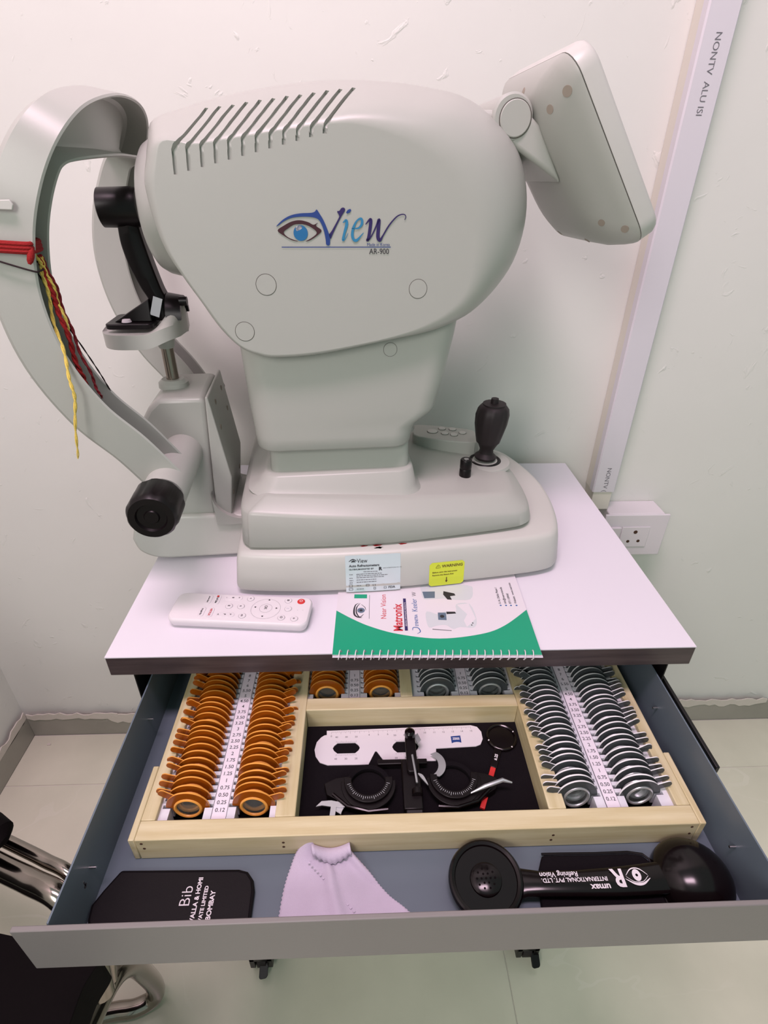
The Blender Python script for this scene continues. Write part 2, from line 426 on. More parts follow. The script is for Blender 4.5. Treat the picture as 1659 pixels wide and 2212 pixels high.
# surface switch box
t = thing('switch_box', 'white surface-mounted wall box with a three-pin socket', 'socket', (0.7385, WY, -0.131))
ob('back_box', G().box(-0.050, 0.050, -0.046, -0.0005, -0.0432, 0.0424), 'whitep', t, bevel=0.002)
fp = ob('front_plate', G().box(-0.0575, 0.0575, -0.0506, -0.046, -0.0432, 0.0424), 'whitep', t, bevel=0.0015)
sk = ob('socket_module', G().box(-0.0232, 0.0268, -0.0526, -0.0506, -0.0238, 0.0186), 'whitep', t, bevel=0.0008)
for x, z, r in ((0.0018, 0.008, .0036), (-0.0076, -0.0116, .0029), (0.0109, -0.011, .0029)):
    ob('pin_hole', G().cyl((x, -0.0520, z), (x, -0.0529, z), r, n=16), 'nailhole', sk)
ob('rocker_switch', G().add([(-0.044,-0.0506,-0.022),(-0.0268,-0.0506,-0.022),(-0.0268,-0.0506,0.0186),(-0.044,-0.0506,0.0186),
    (-0.044,-0.052,-0.022),(-0.0268,-0.052,-0.022),(-0.0268,-0.0565,0.0186),(-0.044,-0.0565,0.0186)],
    [(0,1,2,3),(7,6,5,4),(4,5,1,0),(5,6,2,1),(6,7,3,2),(7,4,0,3)]), 'whitep', t, bevel=0.0006)

# ================================================================== THE INSTRUMENT TABLE
tb = thing('instrument_table', 'white-topped instrument table with an open grey drawer, on casters', 'table', (0, 0, FLOOR))
def tz(g):  # table parts are written in world heights, the thing's origin is on the floor
    g.v = [(p[0], p[1], p[2]-FLOOR) for p in g.v]; return g
ob('tabletop', tz(G().box(0, 0.6, 0, 0.4266, -0.0012, 0)), 'laminate', tb, False)
ob('edge_board', tz(G().box(0.0002, 0.5998, 0.0002, 0.4264, -0.0253, -0.0013)), 'edge', tb, bevel=0.0008)
hs = ob('drawer_housing', tz(G().box(0.0215, 0.0227, 0.003, 0.40, -0.125, -0.0256).box(0.5783, 0.5795, 0.003, 0.40, -0.125, -0.0256)
   .box(0.0215, 0.5795, 0.399, 0.40, -0.125, -0.0256).box(0.0215, 0.5795, 0.003, 0.40, -0.1265, -0.1255)
   .box(0.0215, 0.034, 0.003, 0.40, -0.0268, -0.0256).box(0.567, 0.5795, 0.003, 0.40, -0.0268, -0.0256)), 'darkmetal', tb, False)
ob('column', tz(G().box(0.22, 0.38, 0.20, 0.30, FLOOR+0.045, -0.127)), 'darkmetal', tb, bevel=0.006)
ob('cross_bar', tz(G().box(0.05, 0.57, 0.225, 0.275, FLOOR+0.055, FLOOR+0.085)), 'darkmetal', tb, bevel=0.004)
for x in (0.087, 0.519):
    ob('foot_bar', tz(G().box(x-0.02, x+0.02, 0.0, 0.42, FLOOR+0.062, FLOOR+0.088)), 'darkmetal', tb, bevel=0.004)
    for y in (0.003, 0.40):
        c = ob('caster', tz(G().cyl((x, y, FLOOR+0.046), (x, y, FLOOR+0.062), 0.012, n=16).box(x-0.018, x-0.0095, y-0.0215, y+0.018, FLOOR+0.013, FLOOR+0.047)
              .box(x+0.0095, x+0.018, y-0.0215, y+0.018, FLOOR+0.013, FLOOR+0.047).box(x-0.018, x+0.018, y-0.0215, y+0.018, FLOOR+0.036, FLOOR+0.049)), 'blackp', tb, bevel=0.001)
        ob('wheel', tz(G().lathe((x-0.0085, y-0.004, FLOOR+0.0195), (x+0.0085, y-0.004, FLOOR+0.0195), [(0,.015),(.1,.0185),(.9,.0185),(1,.015)], 24)), 'rubber', c)
        if y < 0.1:
            k = 0.004 if x < 0.3 else 0.012
            ob('brake_pedal', tz(G().prism(rrect(-0.0068, 0.0068, -0.015, 0.006, .004), (x+k, y-0.0215, FLOOR+0.0175), V(cos(.15), sin(.15), 0), V(0, .90, .43), 0.004)), 'blackp', c, bevel=0.0006)

DZ = -0.108
dr = ob('drawer', tz(G().box(0.0307, 0.5738, -0.2096, 0.17, DZ-0.0012, DZ)), 'steel_in', tb, False)
ob('side_panel', tz(G().box(0.0307, 0.0321, -0.2096, 0.17, DZ, -0.0455)), 'steel_in', dr, False)
ob('side_panel', tz(G().box(0.5724, 0.5738, -0.2096, 0.17, DZ, -0.0455)), 'steel_in', dr, False)
ob('back_panel', tz(G().box(0.0321, 0.5724, 0.1686, 0.17, DZ, -0.0455)), 'steel_in', dr, False)
ob('drawer_front', tz(G().box(0.0066, 0.598, -0.2138, -0.2098, -0.1070, -0.0465)), 'steel_front', dr, bevel=0.0008)
for x, sgn in ((0.0321, 1), (0.5724, -1)):
    for y in (-0.0150, -0.1585):
        ob('screw', tz(G().cyl((x, y, -0.0745), (x+sgn*0.0055, y, -0.0745), 0.0011, n=10)), 'nail', dr)
ob('keyhole', tz(G().cyl((0.0320, -0.1698, -0.0795), (0.03225, -0.1698, -0.0795), 0.0021, n=14).box(0.0320, 0.03225, -0.1705, -0.1691, -0.0795, -0.0735)), 'nail', dr)
ob('slide_rail', tz(G().box(0.5885, 0.5925, -0.0935, 0.15, -0.0715, -0.0625)), 'darkmetal', dr, bevel=0.0008)
ob('slide_rail', tz(G().box(0.0235, 0.0275, -0.0935, 0.15, -0.098, -0.088)), 'darkmetal', dr, bevel=0.0008)

# ================================================================== THE LENS TRAY
TT, TB = -0.078, -0.1075
tray = thing('lens_tray', 'pine wood trial lens tray resting in the open drawer', 'tray', (0.307, -0.1364, TB))
def tr(g): g.v = [(p[0]-0.307, p[1]+0.1364, p[2]-TB) for p in g.v]; return g
def rail(x0, x1, y0, y1, m, z1=TT, name='rail'):
    return ob(name, tr(G().box(x0, x1, y0, y1, TB, z1)), m, tray, bevel=0.0009)
rail(0.0590, 0.5548, -0.1364, -0.1192, 'pineX', name='front_rail')
rail(0.0535, 0.0589, -0.1364, -0.0665, 'pineY', TT+0.0002, 'side_batten'); rail(0.5549, 0.5608, -0.1364, -0.0656, 'pineY', TT+0.0002, 'side_batten')
rail(0.0590, 0.0716, -0.1191, 0.160, 'pineY', name='side_rail'); rail(0.5422, 0.5548, -0.1191, 0.160, 'pineY', name='side_rail')
rail(0.1766, 0.1947, -0.1191, 0.160, 'pineY', TT, 'divider'); rail(0.4237, 0.4400, -0.1191, 0.160, 'pineY', TT, 'divider')
rail(0.1948, 0.4236, -0.0056, 0.0102, 'pineX', TT+0.0003, 'cross_rail')
rail(0.2972, 0.3103, 0.0103, 0.160, 'pineY', TT, 'divider')
rail(0.0590, 0.5548, 0.1601, 0.166, 'pineX', name='back_rail')
ob('lining', tr(G().box(0.1948, 0.4236, -0.1191, -0.0057, TB+0.0002, -0.1045)), 'lining', tray, False)
for (x, z) in ((0.0642, -.0834), (0.0653, -.0909), (0.1855, -.0881), (0.1853, -.0949), (0.4245, -.0896), (0.4237, -.0972), (0.5488, -.083), (0.5495, -.0936)):
    ob('nail_hole', tr(G().cyl((x, -0.1360, z), (x, -0.1366, z), 0.0013, n=10)), 'nailhole', tray)

PITCH = 0.00714
NUM = ['0.12','0.25','0.50','0.75','1','1.25','1.50','1.75','2','2.25','2.50','2.75','3','3.25','3.50','3.75','4','4.50','5','5.50','6','7','8']
RT = -0.083
ORD = ['first','second','third','fourth','fifth','sixth','seventh','eighth','ninth','tenth','eleventh','twelfth','thirteenth','fourteenth','fifteenth','sixteenth','seventeenth','eighteenth','nineteenth','twentieth','twenty-first','twenty-second','twenty-third']
def rack(x0, x1, y0, cols, strip, sw, n, y1, ink_side):
    g = G()
    w = 0.0225
    c0, c1 = cols
    # ledges outside the notch teeth
    for a, b in ((x0, c0-w), (c0+w, strip-sw/2), (strip+sw/2, c1-w), (c1+w, x1), (strip-sw/2, strip+sw/2)):
        if b > a: g.box(a, b, y0, y1, TB+0.0003, RT)
    yy = y0+PITCH*0.5 if n > 10 else y0+0.003
    lens_y = [LY0(y0, n) + PITCH*i for i in range(n)]
    for c in cols:
        for sg in (-1, 1):
            a, b = (c-w, c-0.0155) if sg < 0 else (c+0.0155, c+w)
            prev = y0
            for y in lens_y:
                g.box(a, b, prev, y-0.0017, -0.1014, RT); prev = y+0.0017
            g.box(a, b, prev, y1, -0.1014, RT)
    r = ob('lens_rack', tr(g), 'rack', tray, False)
    ob('slot_floor', tr(G().box(x0, x1, y0, y1, TB+0.0001, TB+0.0002)), 'lining', tray, False)
    s = ob('number_strip', tr(G().box(strip-sw/2, strip+sw/2, y0, y1, RT+0.0001, RT+0.0005)), 'paper', tray, False)
    ob('strip_line', tr(G().box(strip-sw/2-0.0004, strip-sw/2, y0, y1, RT+0.0001, RT+0.0007)), 'ink', s, False)
    ob('strip_line', tr(G().box(strip+sw/2, strip+sw/2+0.0002, y0, y1, RT+0.0001, RT+0.0006)), 'ink', s, False)
    for i in range(n):
        ob('number', tr(G().text(NUM[i], 0.0052, (strip, lens_y[i]-0.0062, RT+0.0005), X, Y, h=0.0001, bold=0.01)), 'ink', s, False)
    return lens_y
def LY0(y0, n): return -0.1045 if n > 10 else 0.0215
RL = rack(0.0717, 0.1765, -0.1191, (0.0957, 0.1552), 0.1255, 0.0130, 23, 0.158, 0)
RR = rack(0.4401, 0.5421, -0.1191, (0.4548, 0.5150), 0.4858, 0.0125, 23, 0.158, 0)
SL = rack(0.1948, 0.2971, 0.0103, (0.2158, 0.2756), 0.2460, 0.0115, 5, 0.158, 0)
SR = rack(0.3104, 0.4236, 0.0103, (0.3392, 0.3990), 0.3690, 0.0115, 5, 0.158, 0)

# ------------------------------------------------------------------ trial lenses
def lens_parts(kind):
    """flange with two ears, rim, glass: meshes in the lens's own plane (x across, z up), origin between the ears"""
    n = 40; th = 0.0008
    outer, inner = [], []
    for i in range(n+1):
        a = pi*i/n; outer.append((0.0196*cos(a), 0.0196*sin(a)))
    for i in range(n+1):
        a = pi + pi*i/n; outer.append((0.0142*cos(a), 0.0142*sin(a)*0.95 - 0.0))
    for (x, z) in outer:
        a = atan2(z, x) if not (abs(z) < 1e-6) else (0 if x > 0 else pi)
        inner.append((0.0108*cos(a), 0.0108*sin(a) - 0.0012))
    N = len(outer); g = G()
    vs = [(x, -th, z) for x, z in outer] + [(x, th, z) for x, z in outer] + [(x, -th, z) for x, z in inner] + [(x, th, z) for x, z in inner]
    fs = []; ms = []
    for i in range(N):
        j = (i+1) % N
        fs += [(i, j, 2*N+j, 2*N+i), (N+j, N+i, 3*N+i, 3*N+j), (j, i, N+i, N+j), (2*N+i, 2*N+j, 3*N+j, 3*N+i)]
        ms += [0, 0, 1, 1]
    g.add(vs, fs); g.m = ms
    rim = G()
    R, r = 0.0116, 0.0016; rings = []
    for i in range(28):
        a = 2*pi*i/28
        rings.append([(cos(a)*(R+r*cos(b)), r*1.25*sin(b), sin(a)*(R+r*cos(b))-0.0012) for b in [k*pi/4 for k in range(8)]])
    rings.append(rings[0]); rim.loft(rings, False, False)
    gl = G().lathe((0, -0.0012, -0.0012), (0, 0.0012, -0.0012), [(0, .0001), (.08, .005), (.3, .0104), (.7, .0104), (.92, .005), (1, .0001)], 24)
    tabs = []
    for sg in (-1, 1):
        a = radians(22)
        pts = rrect(-0.003, 0.0135, -0.0036, 0.0036, [.0005, .0034, .0034, .0005])
        q = [((x*cos(a)-z*sin(a)) + 0.0158, (x*sin(a)+z*cos(a)) + 0.0088) for x, z in pts]
        if sg < 0: q = [(-x, z) for x, z in q]
        tabs.append(G().prism(q, (0, 0.0011, 0), X, Z, 0.0010, 0, 1))
    return g, rim, gl, tabs
mset = {}
for kind, (a, b, rm) in {'amber': ('amber', 'amberrimlit', 'amberrimlit'), 'silver': ('smoke', 'smokelit', 'silver')}.items():
    g, rim, gl, tabs = lens_parts(kind)
    tmp = [ob('flange', g, [a, b]), ob('rim', rim, rm), ob('lens_glass', gl, 'glass'), ob('tab', tabs[0], [a, b]), ob('tab', tabs[1], [a, b])]
    mset[kind] = [o.data for o in tmp]
    for o in tmp: bpy.data.objects.remove(o)
rl = random.Random(11)
def lens_col(kind, xc, ylist, side, where, grp, tilt):
    for i, y in enumerate(ylist):
        t = thing('trial_lens', '%s trial lens %s, %s from front, slot %s' % (kind, where, ORD[i], NUM[i]), 'lens', (xc + rl.uniform(-.0004, .0004), y, RT-0.0006), 0, grp)
        t.rotation_euler = (radians(tilt + rl.uniform(-4, 4)), radians(rl.uniform(-3, 3)), radians(rl.uniform(-2.5, 2.5)))
        fl_, rm_, gl_, tl_, tr_ = mset[kind]
        ob('flange', None, None, t, mesh=fl_); ob('rim', None, None, t, mesh=rm_); ob('lens_glass', None, None, t, mesh=gl_)
        if not side: continue
        q = ob('tab', None, None, t, mesh=tl_ if side < 0 else tr_)
        q.rotation_euler = (0, radians(rl.choice((0, 0, 0, -14, 9, -6, 5, 12)) * (1 if side > 0 else -1)), 0)
lens_col('amber', 0.0957, RL, -1, 'in leftmost column', 'amber trial lenses', -4)
lens_col('amber', 0.1552, RL, 1, 'right of the amber number strip', 'amber trial lenses', -4)
lens_col('silver', 0.4548, RR, -1, 'left of the silver number strip', 'silver trial lenses', -4)
lens_col('silver', 0.5150, RR, 1, 'in rightmost column', 'silver trial lenses', -4)
lens_col('amber', 0.2158, SL, 0, 'in short left amber column', 'amber cylinder lenses', -4)
lens_col('amber', 0.2756, SL, 0, 'in short right amber column', 'amber cylinder lenses', -4)
lens_col('silver', 0.3392, SR, 0, 'in short left silver column', 'silver cylinder lenses', -4)
lens_col('silver', 0.3990, SR, 0, 'in short right silver column', 'silver cylinder lenses', -4)

# ================================================================== THE AUTO REFRACTOMETER (u along its length, v away from the viewer, z up)
DA = radians(4.8); DO = V(0.30, 0.235, 0.0)
def dw(u, v, z): return DO + V(u*cos(DA)-v*sin(DA), u*sin(DA)+v*cos(DA), z)
dev = thing('auto_refractometer', 'ivory auto refractometer with chin rest and rear monitor on the white table', 'eye instrument', DO, DA)

def offset(poly, d):
    n = len(poly); out = []
    for i in range(n):
        p, q, r = poly[i-1], poly[i], poly[(i+1) % n]
        e1 = (q[0]-p[0], q[1]-p[1]); e2 = (r[0]-q[0], r[1]-q[1])
        l1 = sqrt(e1[0]**2+e1[1]**2) or 1e-9; l2 = sqrt(e2[0]**2+e2[1]**2) or 1e-9
        nx = -(e1[1]/l1 + e2[1]/l2); ny = e1[0]/l1 + e2[0]/l2
        l = sqrt(nx*nx+ny*ny) or 1e-9
        out.append((q[0]+nx/l*d, q[1]+ny/l*d))
    return out
def mirror_plan(front):
    return front + [(u, -v) for u, v in reversed(front)]
# ---- base
BF = smooth2([(-0.1985, -0.100), (-0.1975, -0.120), (-0.190, -0.1275), (-0.152, -0.1343), (-0.0998, -0.1390), (-0.015, -0.1410), (0.063, -0.1370), (0.12, -0.1330), (0.165, -0.1270), (0.184, -0.115), (0.197, -0.080), (0.206, -0.035), (0.2085, -0.001)], 5)
BP = mirror_plan(BF)
def front_v(u):
    for a, b in zip(BF, BF[1:]):
        if a[0] <= u <= b[0] and b[0] > a[0] and a[1] < -0.12: return a[1] + (b[1]-a[1])*(u-a[0])/(b[0]-a[0])
    return -0.13
def ring(poly, z): return [(x, y, z(x) if callable(z) else z) for x, y in poly]
TILT = 0.10
def inset(poly, d):
    xs_ = [p[0] for p in poly]; ys_ = [p[1] for p in poly]; cx = (min(xs_)+max(xs_))/2; hx = (max(xs_)-min(xs_))/2; hy = max(ys_)
    return [(cx+(x-cx)*(1-d/hx), y*(1-d/hy)) for x, y in poly]
def bring(d, z): return ring(inset(BP, d), z)
ob('base', G().loft([bring(.006, .0045), bring(.0015, .0075), bring(.0, .012), bring(.003, .040), bring(.0050, .050), bring(.0075, .0535), bring(.0115, .055)]), 'shell2', dev)
for u, v in ((-0.17, -0.10), (0.14, -0.09), (-0.17, 0.10), (0.14, 0.09)):
    ob('rubber_foot', G().cyl((u, v, 0.0002), (u, v, 0.0052), 0.009, n=16), 'rubber', dev)
def bmap(q):   # wrap flat print on the bowed front of the base
    u, z = q.x, q.z
    d = 0.003*max(0, min(1, (z-.012)/.028)) + (0.002*max(0, (z-.040)/.010) if z > .040 else 0)
    return V(u, front_v(u) + d + q.y, z)
# ---- carriage that slides on the base
CF = smooth2([(-0.1885, -0.085), (-0.187, -0.103), (-0.180, -0.114), (-0.169, -0.1185), (-0.097, -0.1235), (-0.019, -0.1235), (0.063, -0.117), (0.12, -0.110), (0.141, -0.104), (0.153, -0.088), (0.160, -0.050), (0.1625, -0.001)], 5)
CP = mirror_plan(CF)
z2 = lambda u: 0.1015 - 0.080*(u+0.18)
z1 = lambda u: 0.1150 - 0.075*(u+0.18)
def cring(d, z): return ring(inset(CP, d), z)
zb = lambda u: 0.0575 + 0.012*max(0, (u+0.02))
ob('carriage_gap', G().loft([cring(.012, .0545), cring(.012, .0625)]), 'seam', dev)
ob('carriage', G().loft([cring(.0015, zb), cring(.0, lambda u: zb(u)+.002), cring(.0028, lambda u: z2(u)-.0025), cring(.0042, z2), cring(.0070, lambda u: z2(u)+.0022), cring(.0215, lambda u: z1(u)-.0024), cring(.0250, lambda u: z1(u)-.0005), cring(.032, z1)]), 'shell', dev, angle=50)
ob('plinth', G().loft([ring(rrect(-0.178, 0.026, -0.098, 0.098, .03), lambda u: z1(u)-.004), ring(rrect(-0.166, 0.014, -0.088, 0.088, .022), lambda u: z1(u)+.004), ring(rrect(-0.160, 0.010, -0.082, 0.082, .018), .1255), ring(rrect(-0.157, 0.008, -0.079, 0.079, .016), .1275)]), 'shell', dev, angle=50)
ob('post', G().loft([ring(rrect(-0.152, 0.0055, -0.0725, 0.0725, .010), .12), ring(rrect(-0.150, 0.004, -0.0705, 0.0705, .010), .17)]), 'shell', dev)
# ---- neck
def nring(a, b, z, hv=.085, r=.024): return ring(rrect(a, b, -hv, hv, r, 7), z)
ob('neck', G().loft([nring(-.156, -.002, .1560, .078, .018), nring(-.1605, .003, .1568, .082, .02), nring(-.1630, .0055, .160), nring(-.1640, .0075, .172), nring(-.1645, .0105, .180), nring(-.165, .0185, .1865), nring(-.1655, .0275, .193), nring(-.166, .0325, .200), nring(-.1675, .0390, .23), nring(-.1695, .0475, .275), nring(-.171, .052, .31), nring(-.171, .054, .335)]), 'shell', dev, angle=50)
# ---- head: side outline (near flat face), middle outline, and how each stretch of it rounds over
HP = [(-.2031,.4314,-.2215,.4473,0,1), (-.2102,.4177,-.2235,.420,0,.35), (-.2144,.4021,-.2245,.402,0,0), (-.2153,.3792,-.2225,.379,0,0), (-.2117,.3552,-.217,.355,0,0),
 (-.2023,.3344,-.206,.333,0,0), (-.1907,.3142,-.194,.3125,0,0), (-.1777,.2925,-.181,.290,0,0), (-.1633,.2752,-.165,.272,0,0), (-.1472,.268,-.148,.264,0,0), (-.1302,.2654,-.130,.2612,0,0),
 (-.0866,.2684,-.0866,.2642,0,0), (-.0202,.2806,-.018,.2766,0,0), (.0192,.2953,.030,.2830,.45,0), (.0443,.3158,.0760,.2960,.9,0), (.0513,.3434,.1100,.3300,1,0), (.0488,.3696,.1225,.371,1,0),
 (.0373,.3961,.1180,.412,1,0), (.0176,.4192,.0985,.4455,1,0), (-.0043,.4316,.0560,.4720,1,0), (-.0309,.4404,.0108,.4795,.75,.25), (-.0567,.445,-.0330,.4815,.45,.55), (-.0785,.444,-.0743,.4800,.15,.85),
 (-.1148,.4392,-.1161,.4750,0,1), (-.151,.4337,-.156,.4680,0,1), (-.1797,.4297,-.192,.4590,0,1)]
HQ = smooth2(HP, 5, True)
K = 14
def sec(tp, t):
    if tp == 'round': return sin(t*pi/2), -.1*cos(t*pi/2)
    if tp == 'fillet':
        if t < .42: a = t/.42*pi/2; return 1-cos(a)*1.0 if False else sin(a), -.1 + .008*(1-cos(a))
        return 1.0, -.092*(1-(t-.42)/.58)
    pl = [(0, -.1), (.05, -.0992), (.14, -.0965), (.26, -.0915), (.55, -.0785), (.80, -.0655), (.91, -.0565), (.97, -.0440), (1, -.024), (1, 0)]
    x = t*(len(pl)-1); k = min(int(x), len(pl)-2); f = x-k
    return pl[k][0]+(pl[k+1][0]-pl[k][0])*f, pl[k][1]+(pl[k+1][1]-pl[k][1])*f
def hpoint(h, t):
    su, sz, mu, mz, a, b = h; a = max(0.0, a); b = max(0.0, b); c = max(0.0, 1-a-b); w = v = 0; q = a+b+c; a, b, c = a/q, b/q, c/q
    for k, wt in (('round', a), ('roof', b), ('fillet', c)):
        if wt > 0:
            x, y = sec(k, t); w += x*wt; v += y*wt
    return (su+(mu-su)*w, v, sz+(mz-sz)*w)
rings = [[hpoint(h, k/K) for h in HQ] for k in range(K+1)]
rings += [[(p[0], -p[1], p[2]) for p in r] for r in rings[-2::-1]]
gh = G().loft(rings)
head = ob('head_shell', gh, 'shell', dev, angle=55)
# ventilation slots cut into the shoulder: sunk side wall, bend, then slanting over the roof
def head_v(u, z):
    """near surface depth of the roof at u, z (search along the outline)"""
    best = min(HQ[100:], key=lambda h: abs(h[0]-u)) if False else None
    cand = [h for h in HQ if h[5] > .5]
    h = min(cand, key=lambda h: abs((h[0]+h[2])/2-u))
    f = (z-h[1])/(h[3]-h[1])
    if f <= 0: return -.1
    for i in range(200):
        w, v = sec('roof', i/200*0.85)
        if w >= f: return v
    return -.05
cut = G()
for i in range(12):
    f = i/11
    ub, ut = -.1965+.1190*f, -.1712+.1190*f
    zl, zn, zt = .4095+.0290*f, .4255+.0186*f, .4550+.0165*f
    path = [(ub-.0008, zl), (ub-.0006, zl+.004), (ub, zn-.004)]
    for k in range(7):
        g = k/6; path.append((ub+(ut-ub)*g, zn+(zt-zn)*g))
    rg = []
    P_ = [V(u, head_v(u, z), z) for u, z in path]
    for k, p in enumerate(P_):
        n_ = (V(0, -1, 0), V(0, -1, 0), V(0, -.95, .31), V(0, -.82, .57))[k] if k < 4 else V(0, -.62, .78)
        t_ = (P_[min(k+1, len(P_)-1)] - P_[max(k-1, 0)]).normalized(); w_ = t_.cross(n_).normalized()*.00155
        if w_.x < 0: w_ = -w_
        rg.append([p - w_ + n_*.008, p + w_ + n_*.008, p + w_ - n_*.0028, p - w_ - n_*.0028])
    cut.loft(rg)
ct = ob('vent_cutter', cut, 'shell', dev, False)
bm_ = head.modifiers.new('vents', 'BOOLEAN'); bm_.operation = 'DIFFERENCE'; bm_.object = ct; bm_.solver = 'EXACT'
bpy.context.view_layer.update()
_me = bpy.data.meshes.new_from_object(head.evaluated_get(bpy.context.evaluated_depsgraph_get()))
head.modifiers.clear(); head.data = _me; bpy.data.objects.remove(ct)
wn = head.modifiers.new('normals', 'WEIGHTED_NORMAL'); wn.keep_sharp = True; wn.weight = 100
_me.polygons.foreach_set('use_smooth', [True]*len(_me.polygons)); _me.set_sharp_from_angle(angle=radians(40))
# ---- rounded nose ring facing the patient
nr = [(-.02, 1.0), (.35, 1.0), (.62, .985), (.80, .945), (.92, .88), (.98, .80), (1.0, .70), (.985, .60), (.93, .55), (.90, .50), (.90, .02)]
ob('nose_ring', G().lathe((-.188, 0, .3815), (-.2420, 0, .3815), [(t, r*.0640) for t, r in nr], 48, ref=(0,0,1), sx=.95, sy=1.30), 'shell', dev, angle=50)
ob('nose_window', G().lathe((-.1935, 0, .3815), (-.1942, 0, .3815), [(0, .030), (1, .030)], 32), 'blackgloss', dev)
# ---- round screw covers
for u, z, v, r in ((-.1349,.3272,-.1,.0089), (.0016,.3226,-.1,.0083), (-.1581,.2872,-.1,.0086), (-.0211,.264,-.085,.0068)):
    c = ob('screw_cover', G().lathe((u, v+.001, z), (u, v-.0003, z), [(0, r*.97), (1, r*.97)], 32), 'shell', dev, False)
    gg = G(); n = 40
    gg.loft([[(u+R*cos(2*pi*i/n), vv, z+R*sin(2*pi*i/n)) for i in range(n)] for R, vv in ((r*.975, v-.0002), (r*1.02, v-.0002))], False, False)
    ob('cover_gap', gg, 'seam', c, False)
# ---- logo on the side of the head, drawn in units of its own sheet
LO = V(-.1215, -.1004, .3633); kx, kz = 8.61e-5, 7.85e-5
def lg(cx, cy): return ((cx-183)*kx, -(cy-447)*kz)
def lp(name, pts, m, sub=6, closed=True, smooth_=True):
    q = [lg(*p) for p in pts]
    if smooth_: q = smooth2(q, sub, True)
    return ob(name, G().prism(q, LO, X, Z, 0.0002), m, logo, False)
logo = ob('logo', G().stroke([lg(215, 523), lg(700, 523), lg(1312, 523)], [8*kz]*3, LO, X, Z), 'navy', dev, False)
lp('brow', [(180,318),(250,255),(330,215),(420,197),(520,192),(560,180),(578,160),(600,190),(640,260),(672,340),(690,392),(700,400),(715,395),(700,440),(695,495),(678,508),(658,495),(655,450),(640,360),(615,290),(585,250),(530,232),(440,228),(340,238),(260,270),(200,312)], 'navy', 4)
lp('letter_v_arm', [(690,400),(720,360),(790,240),(795,215),(777,178),(800,170),(820,145),(845,142),(855,165),(820,220),(770,310),(725,400),(705,440)], 'purple', 4)
lp('eye_lash', [(188,362),(250,315),(330,275),(410,262),(490,280),(540,305),(585,285),(565,315),(618,360),(570,410),(500,455),(455,466),(520,430),(570,380),(510,325),(450,302),(410,298),(350,305),(290,340),(245,380),(290,430),(380,466),(320,455),(250,415)], 'maroon', 4)
lp('iris', circ(411, 385, 70, 28, 77), 'irisblue', smooth_=False)
lp('iris_glint', [(365,345),(372,322),(395,312),(420,316),(428,335),(410,352),(392,358),(375,366)], 'txtwhite', 4)
for nm, st, w, m in (('letter_i', [(830,285),(862,262),(868,300),(845,380),(828,450),(850,440),(880,385)], [6,24,30,24,24,8,4], 'teal'), ('letter_i_dot', [(868,192),(890,175),(912,160)], [10,30,16], 'navy'),
    ('letter_e', [(915,340),(985,335),(1020,290),(1012,245),(970,265),(935,330),(922,400),(935,448),(965,455),(1005,415),(1035,380)], [6,16,26,22,14,24,28,26,26,12,5], 'teal'),
    ('letter_w', [(1055,300),(1095,255),(1108,262),(1100,340),(1085,430),(1072,455),(1110,420),(1160,320),(1190,255),(1185,330),(1180,420),(1200,455),(1230,410),(1290,310),(1360,230),(1410,203),(1448,205),(1458,230),(1446,255)], [6,20,32,32,30,26,12,14,30,34,36,30,14,14,12,10,9,8,5], 'purple')):
    ob(nm, G().stroke([lg(*p) for p in st], [x*kx for x in w], LO, X, Z, h=.0003), m, logo, False)
ob('lettering', G().text('Made in Korea', 34*kx*1.15, LO+V(lg(1186,512)[0], 0, lg(1186,512)[1]), X, Z), 'navy', logo, False)
ob('lettering', G().text('AR-900', 72*kx*1.02, LO+V(lg(1192,594)[0], 0, lg(1192,594)[1]), X, Z, sx=.9), 'txtdark', logo, False)
# ---- stickers on the base front
def patch(u0, u1, z0, z1, r, eps, m, name):
    o = rrect(u0, u1, z0, z1, r, 3); g = G(); n = 14
    rows = []
    for k in range(n+1):
        u = u0+(u1-u0)*k/n; e = 0.0
        d = min(u-u0, u1-u)
        if d < r: e = r - sqrt(max(0, r*r-(r-d)**2))
        rows.append([bmap(V(u, -eps, z0+e+(z1-z0-2*e)*j/3)) for j in range(4)])
    g.v = [tuple(p) for row in rows for p in row]
    g.f = [(a*4+j, (a+1)*4+j, (a+1)*4+j+1, a*4+j+1) for a in range(n) for j in range(3)]; g.m = [0]*len(g.f)
    return ob(name, g, m, dev, False)
st = patch(-.0745, -.0125, .0052, .0525, .0004, .0003, 'labelsilver', 'maker_label')
def stx(body, size, u, z, m='txtdark', align='LEFT', bold=0.0, sx=1.0, par=None):
    return ob('lettering', G().text(body, size, (u, -.0005, z), X, Z, align, fmap=bmap, h=0, bold=bold, sx=sx), m, par or st, False)
stx('Auto Refractometers', .0042, -.0705, .0385, bold=.02, sx=.93); stx('GLOBALMARKETED BY', .0027, -.0705, .0345, bold=.02)
stx('R', .0056, -.0370, .0330, bold=.05); stx('UMAX INTERNATIONAL PVT. LTD.', .0014, -.0325, .0350)
stx('View', .0072, -.0615, .0434, sx=.8)
ob('eye_mark', G().stroke([(-.0705, .0452), (-.066, .0478), (-.0615, .0455)], [.0004, .0012, .0004], (0, -.0005, 0), X, Z, h=0, fmap=bmap), 'txtdark', st, False)
ob('eye_mark', G().stroke([(-.068, .0445), (-.0655, .0455), (-.063, .0447)], [.0004, .0022, .0004], (0, -.0005, 0), X, Z, h=0, fmap=bmap), 'txtdark', st, False)
